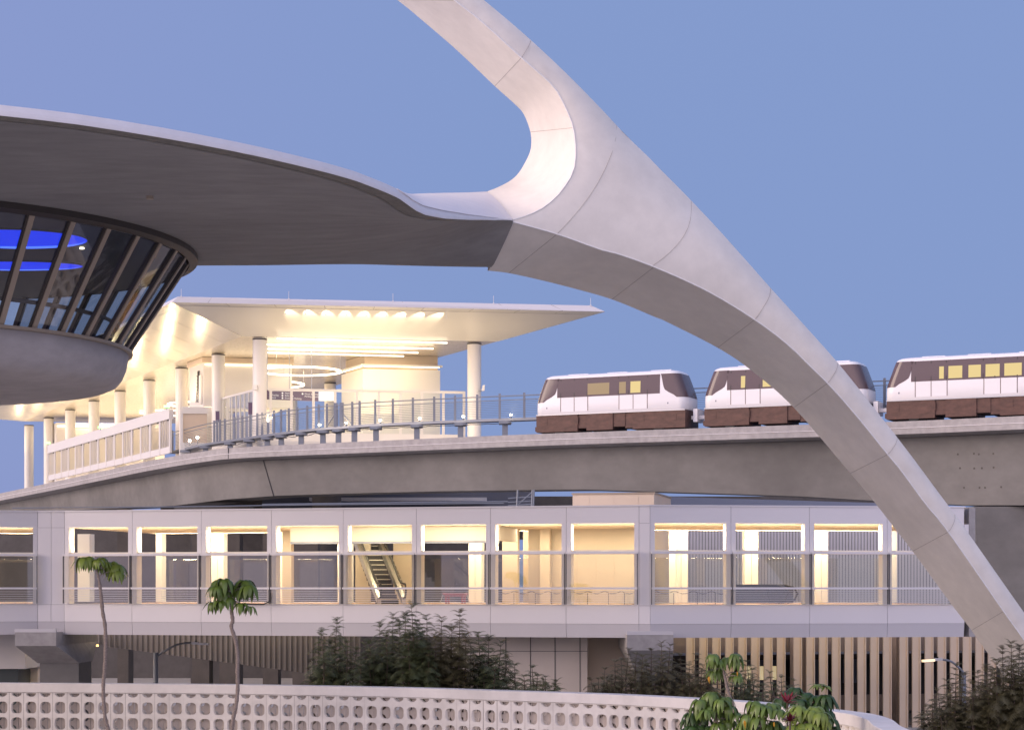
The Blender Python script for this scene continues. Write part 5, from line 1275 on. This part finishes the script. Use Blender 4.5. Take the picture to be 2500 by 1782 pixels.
umb_plant('rounded umbrella tree with one yellow leaf in the middle of the leaf clump', [(1080, 800), (1080, 1010)],
          [(990, 660, .36, 0), (1060, 700, .40, 0), (1215, 690, .40, 0), (1150, 720, .34, 0), (1060, 850, .42, 0), (930, 820, .40, 0), (1240, 900, .36, 0), (900, 900, .36, 0), (1150, 940, .3, 0), (1020, 960, .36, 0), (1290, 760, .32, 0), (850, 960, .34, 0), (1320, 960, .36, 0), (1210, 1000, .36, 0)], 54, .05, 'leaf_green', *b_, yellow=((880, 880, .24), (1240, 900, .14)), seed=17, group='umbrella trees')
umb_plant('bright yellow green umbrella tree at the right front of the leaf clump', [(1650, 850), (1640, 1010)],
          [(1540, 720, .42, 0), (1740, 730, .46, 0), (1680, 760, .42, 0), (1800, 800, .40, 0), (1560, 830, .40, 0), (1500, 780, .36, 0), (1790, 940, .42, 0), (1480, 950, .36, 0), (1600, 930, .36, 0), (1700, 930, .36, 0), (1850, 880, .34, 0), (1560, 1000, .36, 0)], 53, .05, 'leaf_bright', *b_, seed=19, group='umbrella trees')
umb_plant('dark glossy umbrella tree with one fresh green cluster, back of the leaf clump', [(1750, 700), (1760, 1010)],
          [(1500, 490, .36, 0), (1400, 540, .34, 0), (1620, 560, .40, 0), (1720, 600, .40, 0), (1850, 590, .42, 0), (1780, 680, .38, 0), (1900, 640, .34, 0), (1880, 780, .40, 0), (1920, 870, .40, 0), (1950, 960, .38, 0), (1700, 700, .36, 0), (1560, 640, .34, 0), (1450, 600, .32, 0), (1320, 620, .3, 0), (1990, 1000, .3, 0)], 57, .05, 'leaf_dark', *b_, seed=23, group='umbrella trees')
c = P(1640 + 1770 / 4.954, 1580 + 450 / 4.954, 56.6); m = MB(); m.smooth = True; umbrella(m, c, .36, 11, .9, .35); umbrella(m, c + Vector((.25, .1, -.05)), .3, 9, 1.0, .2)
tpar = [o for o in bpy.data.objects if o.get('label', '').startswith('dark glossy umbrella')][0]; m.build('young_leaves', 'leaf_bright', tpar)
def bromeliad(lb, x, y, Y, L, n, m_, seed):
    rnd = random.Random(seed); c = P(1640 + x / 4.954, 1580 + y / 4.954, Y); t = thing('red_cordyline', lb, 'plant', (c.x, c.y, 0))
    m = MB(); m.smooth = True
    for k in range(n):
        az = 2.399 * k; el_ = rnd.uniform(.1, 1.2); leaflet(m, c, az, el_, L * rnd.uniform(.7, 1.1), .085, rnd.uniform(.1, .5))
    m.build('leaves', m_, t); m = MB(); m.tube([c, (c.x, c.y, c.z * .5), (c.x + .05, c.y, 0)], .03, 7); m.build('stem', 'bark_dark', t)
bromeliad('red leaved cordyline spreading bright spiky leaves above the leaf clump', 1400, 670, 55.2, .44, 20, 'leaf_red', 31)
mat('leaf_maroon', (.09, .012, .022), .4, var=.3, scale=4)
bromeliad('dark maroon cordyline low between the green umbrella trees', 1430, 890, 52.6, .34, 18, 'leaf_maroon', 33)

# ================================================================== feathery shrubs
def pinna_proto(L, n=11):
    vs = []; fs = []
    def q(a, b, c, d): i = len(vs); vs.extend((a, b, c, d)); fs.append((i, i + 1, i + 2, i + 3))
    p = Vector((0, 0, 0)); el_ = .5; st = L / n
    for k in range(n):
        d = Vector((cos(el_), 0, sin(el_))); p2 = p + d * st
        q(p + Vector((0, .006, 0)), p - Vector((0, .006, 0)), p2 - Vector((0, .005, 0)), p2 + Vector((0, .005, 0)))
        ll = .24 * sin(pi * (.22 + .72 * k / n)) * (L / .7)
        for s in (-1, 1):
            tip = p + d * st * .9 + Vector((.25 * ll, s * ll * .85, -.35 * ll)); w2 = d * st * .62
            q(p + d * st * .15, p + d * st * .15 + w2, tip + w2 * .4, tip)
        p = p2; el_ -= 1.55 / n
    return vs, fs
PROT = [pinna_proto(.78, 9), pinna_proto(.64, 8), pinna_proto(.92, 10)]
def shoot(mb, base, tip, rnd, wid=1.0, frac=.3):
    L = (tip - base).length; ax = (tip - base).normalized(); n = max(5, int(L * (1 - frac) / .15))
    for k in range(n):
        u = frac + (1 - frac) * k / (n - 1); p = base.lerp(tip, u); size = wid * (1.05 - .55 * max(0, (u - .55) / .45)) * (.75 + .25 * min(1, (u - frac) / .2))
        for j in range(3 if u < .95 else 4):
            az = 2.4 * (k * 3 + j) + rnd.uniform(-.4, .4); vs, fs = PROT[rnd.randrange(3)]
            tilt = rnd.uniform(-.25, .35) + (.5 if u > .93 else 0); ca, sa, ct, s_t = cos(az), sin(az), cos(tilt), sin(tilt); i0 = len(mb.v); sc = size * rnd.uniform(.8, 1.1)
            for v in vs:
                x, y, z = v.x * ct - v.z * s_t, v.y, v.x * s_t + v.z * ct
                mb.v.append(Vector((p.x + (x * ca - y * sa) * sc, p.y + (x * sa + y * ca) * sc, p.z + z * sc)))
            for f_ in fs: mb.face(*[i0 + i for i in f_])
def shrub(label, tips, ox, oy, sc, Y, ybase, matn, seed, fill=5, wid=1.0, group='feathery shrubs behind the block wall', depth=1.2):
    rnd = random.Random(seed); tp = [P(ox + x / sc, oy + y / sc, Y + rnd.uniform(-depth, depth)) for x, y in tips]
    xs_ = [t.x for t in tp]; cx = sum(xs_) / len(xs_); zt_ = max(t.z for t in tp)
    t = thing('feathery_shrub', label, 'shrub', (cx, Y, 0), group=group); cr = MB(); stm = MB()
    zb = P(0, ybase, Y).z
    allt = list(tp)
    for k in range(fill):
        a = rnd.choice(tp); b = rnd.choice(tp); q = a.lerp(b, rnd.random()); q.z = lerp(zb, min(a.z, b.z), rnd.uniform(.25, .85)); q.y = Y + rnd.uniform(-depth, depth); q.x += rnd.uniform(-.4, .4); allt.append(q)
    for q in allt:
        bx = cx + (q.x - cx) * .55 + rnd.uniform(-.15, .15); b0 = Vector((bx, Y + (q.y - Y) * .5, -.02)); b = b0.lerp(q, max(0, min(.8, (zb - .5) / max(.1, q.z)))); mid = b.lerp(q, .5) + Vector((rnd.uniform(-.1, .1), 0, 0))
        stm.tube([b0, b, mid, q], [.045, .04, .028, .008], 5); shoot(cr, b, q, rnd, wid, .12 if q.z < zt_ - 1.5 else .22)
    cr.build('crown', matn, t); stm.build('stem', 'bark_dark', t)
z6 = (700, 1440, 3.0387)
shrub('feathery shrub with two thin tips, left end of the middle shrub group', [(255, 310), (375, 225), (330, 400), (450, 390), (280, 530), (520, 440), (220, 610), (400, 500)], *z6, 87, 1676, 'frond', 1, 9)
shrub('dark feathery shrub just left of the tallest one in the middle group', [(690, 250), (790, 190), (740, 320), (620, 400), (580, 380), (660, 520), (840, 240)], *z6, 87.5, 1678, 'frond', 2, 10)
shrub('tallest feathery shrub, its tip reaching up to the bridge window sill', [(925, 108), (880, 190), (965, 235), (1040, 195), (1000, 320), (900, 330)], *z6, 86.5, 1680, 'frond', 3, 12)
shrub('feathery shrub just right of the tallest one, with one slender pale tip', [(1150, 210), (1285, 170), (1225, 280), (1330, 330), (1100, 330), (1270, 420)], *z6, 87, 1682, 'frond_warm', 4, 11)
shrub('open feathery shrub standing against the pale panel wall', [(1420, 320), (1500, 350), (1590, 390), (1470, 450), (1640, 500), (1380, 470), (1550, 520)], *z6, 87, 1685, 'frond', 5, 8)
shrub('lowest feathery shrub at the right end of the middle group', [(1820, 575), (1690, 560), (1920, 645), (2000, 680), (1760, 640), (1860, 640)], *z6, 86, 1688, 'frond', 6, 4, .8)
z7 = (1400, 1480, 3.2557)
shrub('bushy feathery shrub in front of the right bridge pier', [(330, 440), (440, 350), (250, 500), (140, 590), (380, 430), (200, 580), (300, 560)], *z7, 81, 1695, 'frond_warm', 7, 12, .75)
shrub('dense feathery shrub hiding the right bridge pier shaft', [(550, 400), (700, 290), (770, 310), (620, 350), (500, 380), (690, 420), (580, 470)], *z7, 81, 1700, 'frond_warm', 8, 16, .75)
shrub('brownish feathery shrub behind the leaning umbrella tree', [(850, 390), (980, 390), (1080, 420), (920, 470), (1020, 500), (860, 540), (1150, 520)], *z7, 80.5, 1704, 'frond_warm', 9, 15, .75)
shrub('pointed feathery shrub against the beige fins right of the leaning umbrella tree', [(1380, 440), (1420, 500), (1330, 520), (1270, 560), (1440, 590), (1300, 640)], *z7, 80, 1710, 'frond', 10, 9, .7)
shrub('thin low feathery shrub in front of the lit yellow window of the fins', [(1560, 530), (1650, 565), (1750, 590), (1500, 620), (1690, 640), (1600, 640)], *z7, 79, 1712, 'frond', 12, 4, .6)
z8 = (1900, 1480, 3.798)
shrub('tall feathery shrub at the foot of the arch leg at the right edge', [(2160, 345), (2240, 375), (2080, 400), (2270, 450), (2020, 500), (2180, 520), (2280, 600)], *z8, 76, 1782, 'frond_warm', 13, 16, .9, group='feathery shrubs at the arch foot')
shrub('lower feathery shrub beneath the amber street lamp', [(1650, 550), (1560, 690), (1720, 640), (1480, 780), (1430, 880), (1600, 760), (1700, 800), (1500, 960)], *z8, 77, 1782, 'frond_warm', 14, 16, .8, group='feathery shrubs at the arch foot')
shrub('dense feathery shrub between the arch foot shrub and the one under the lamp', [(1850, 620), (1920, 560), (1980, 600), (1800, 720), (1900, 740), (2050, 700), (1980, 850)], *z8, 76.5, 1782, 'frond_warm', 15, 18, .85, group='feathery shrubs at the arch foot')
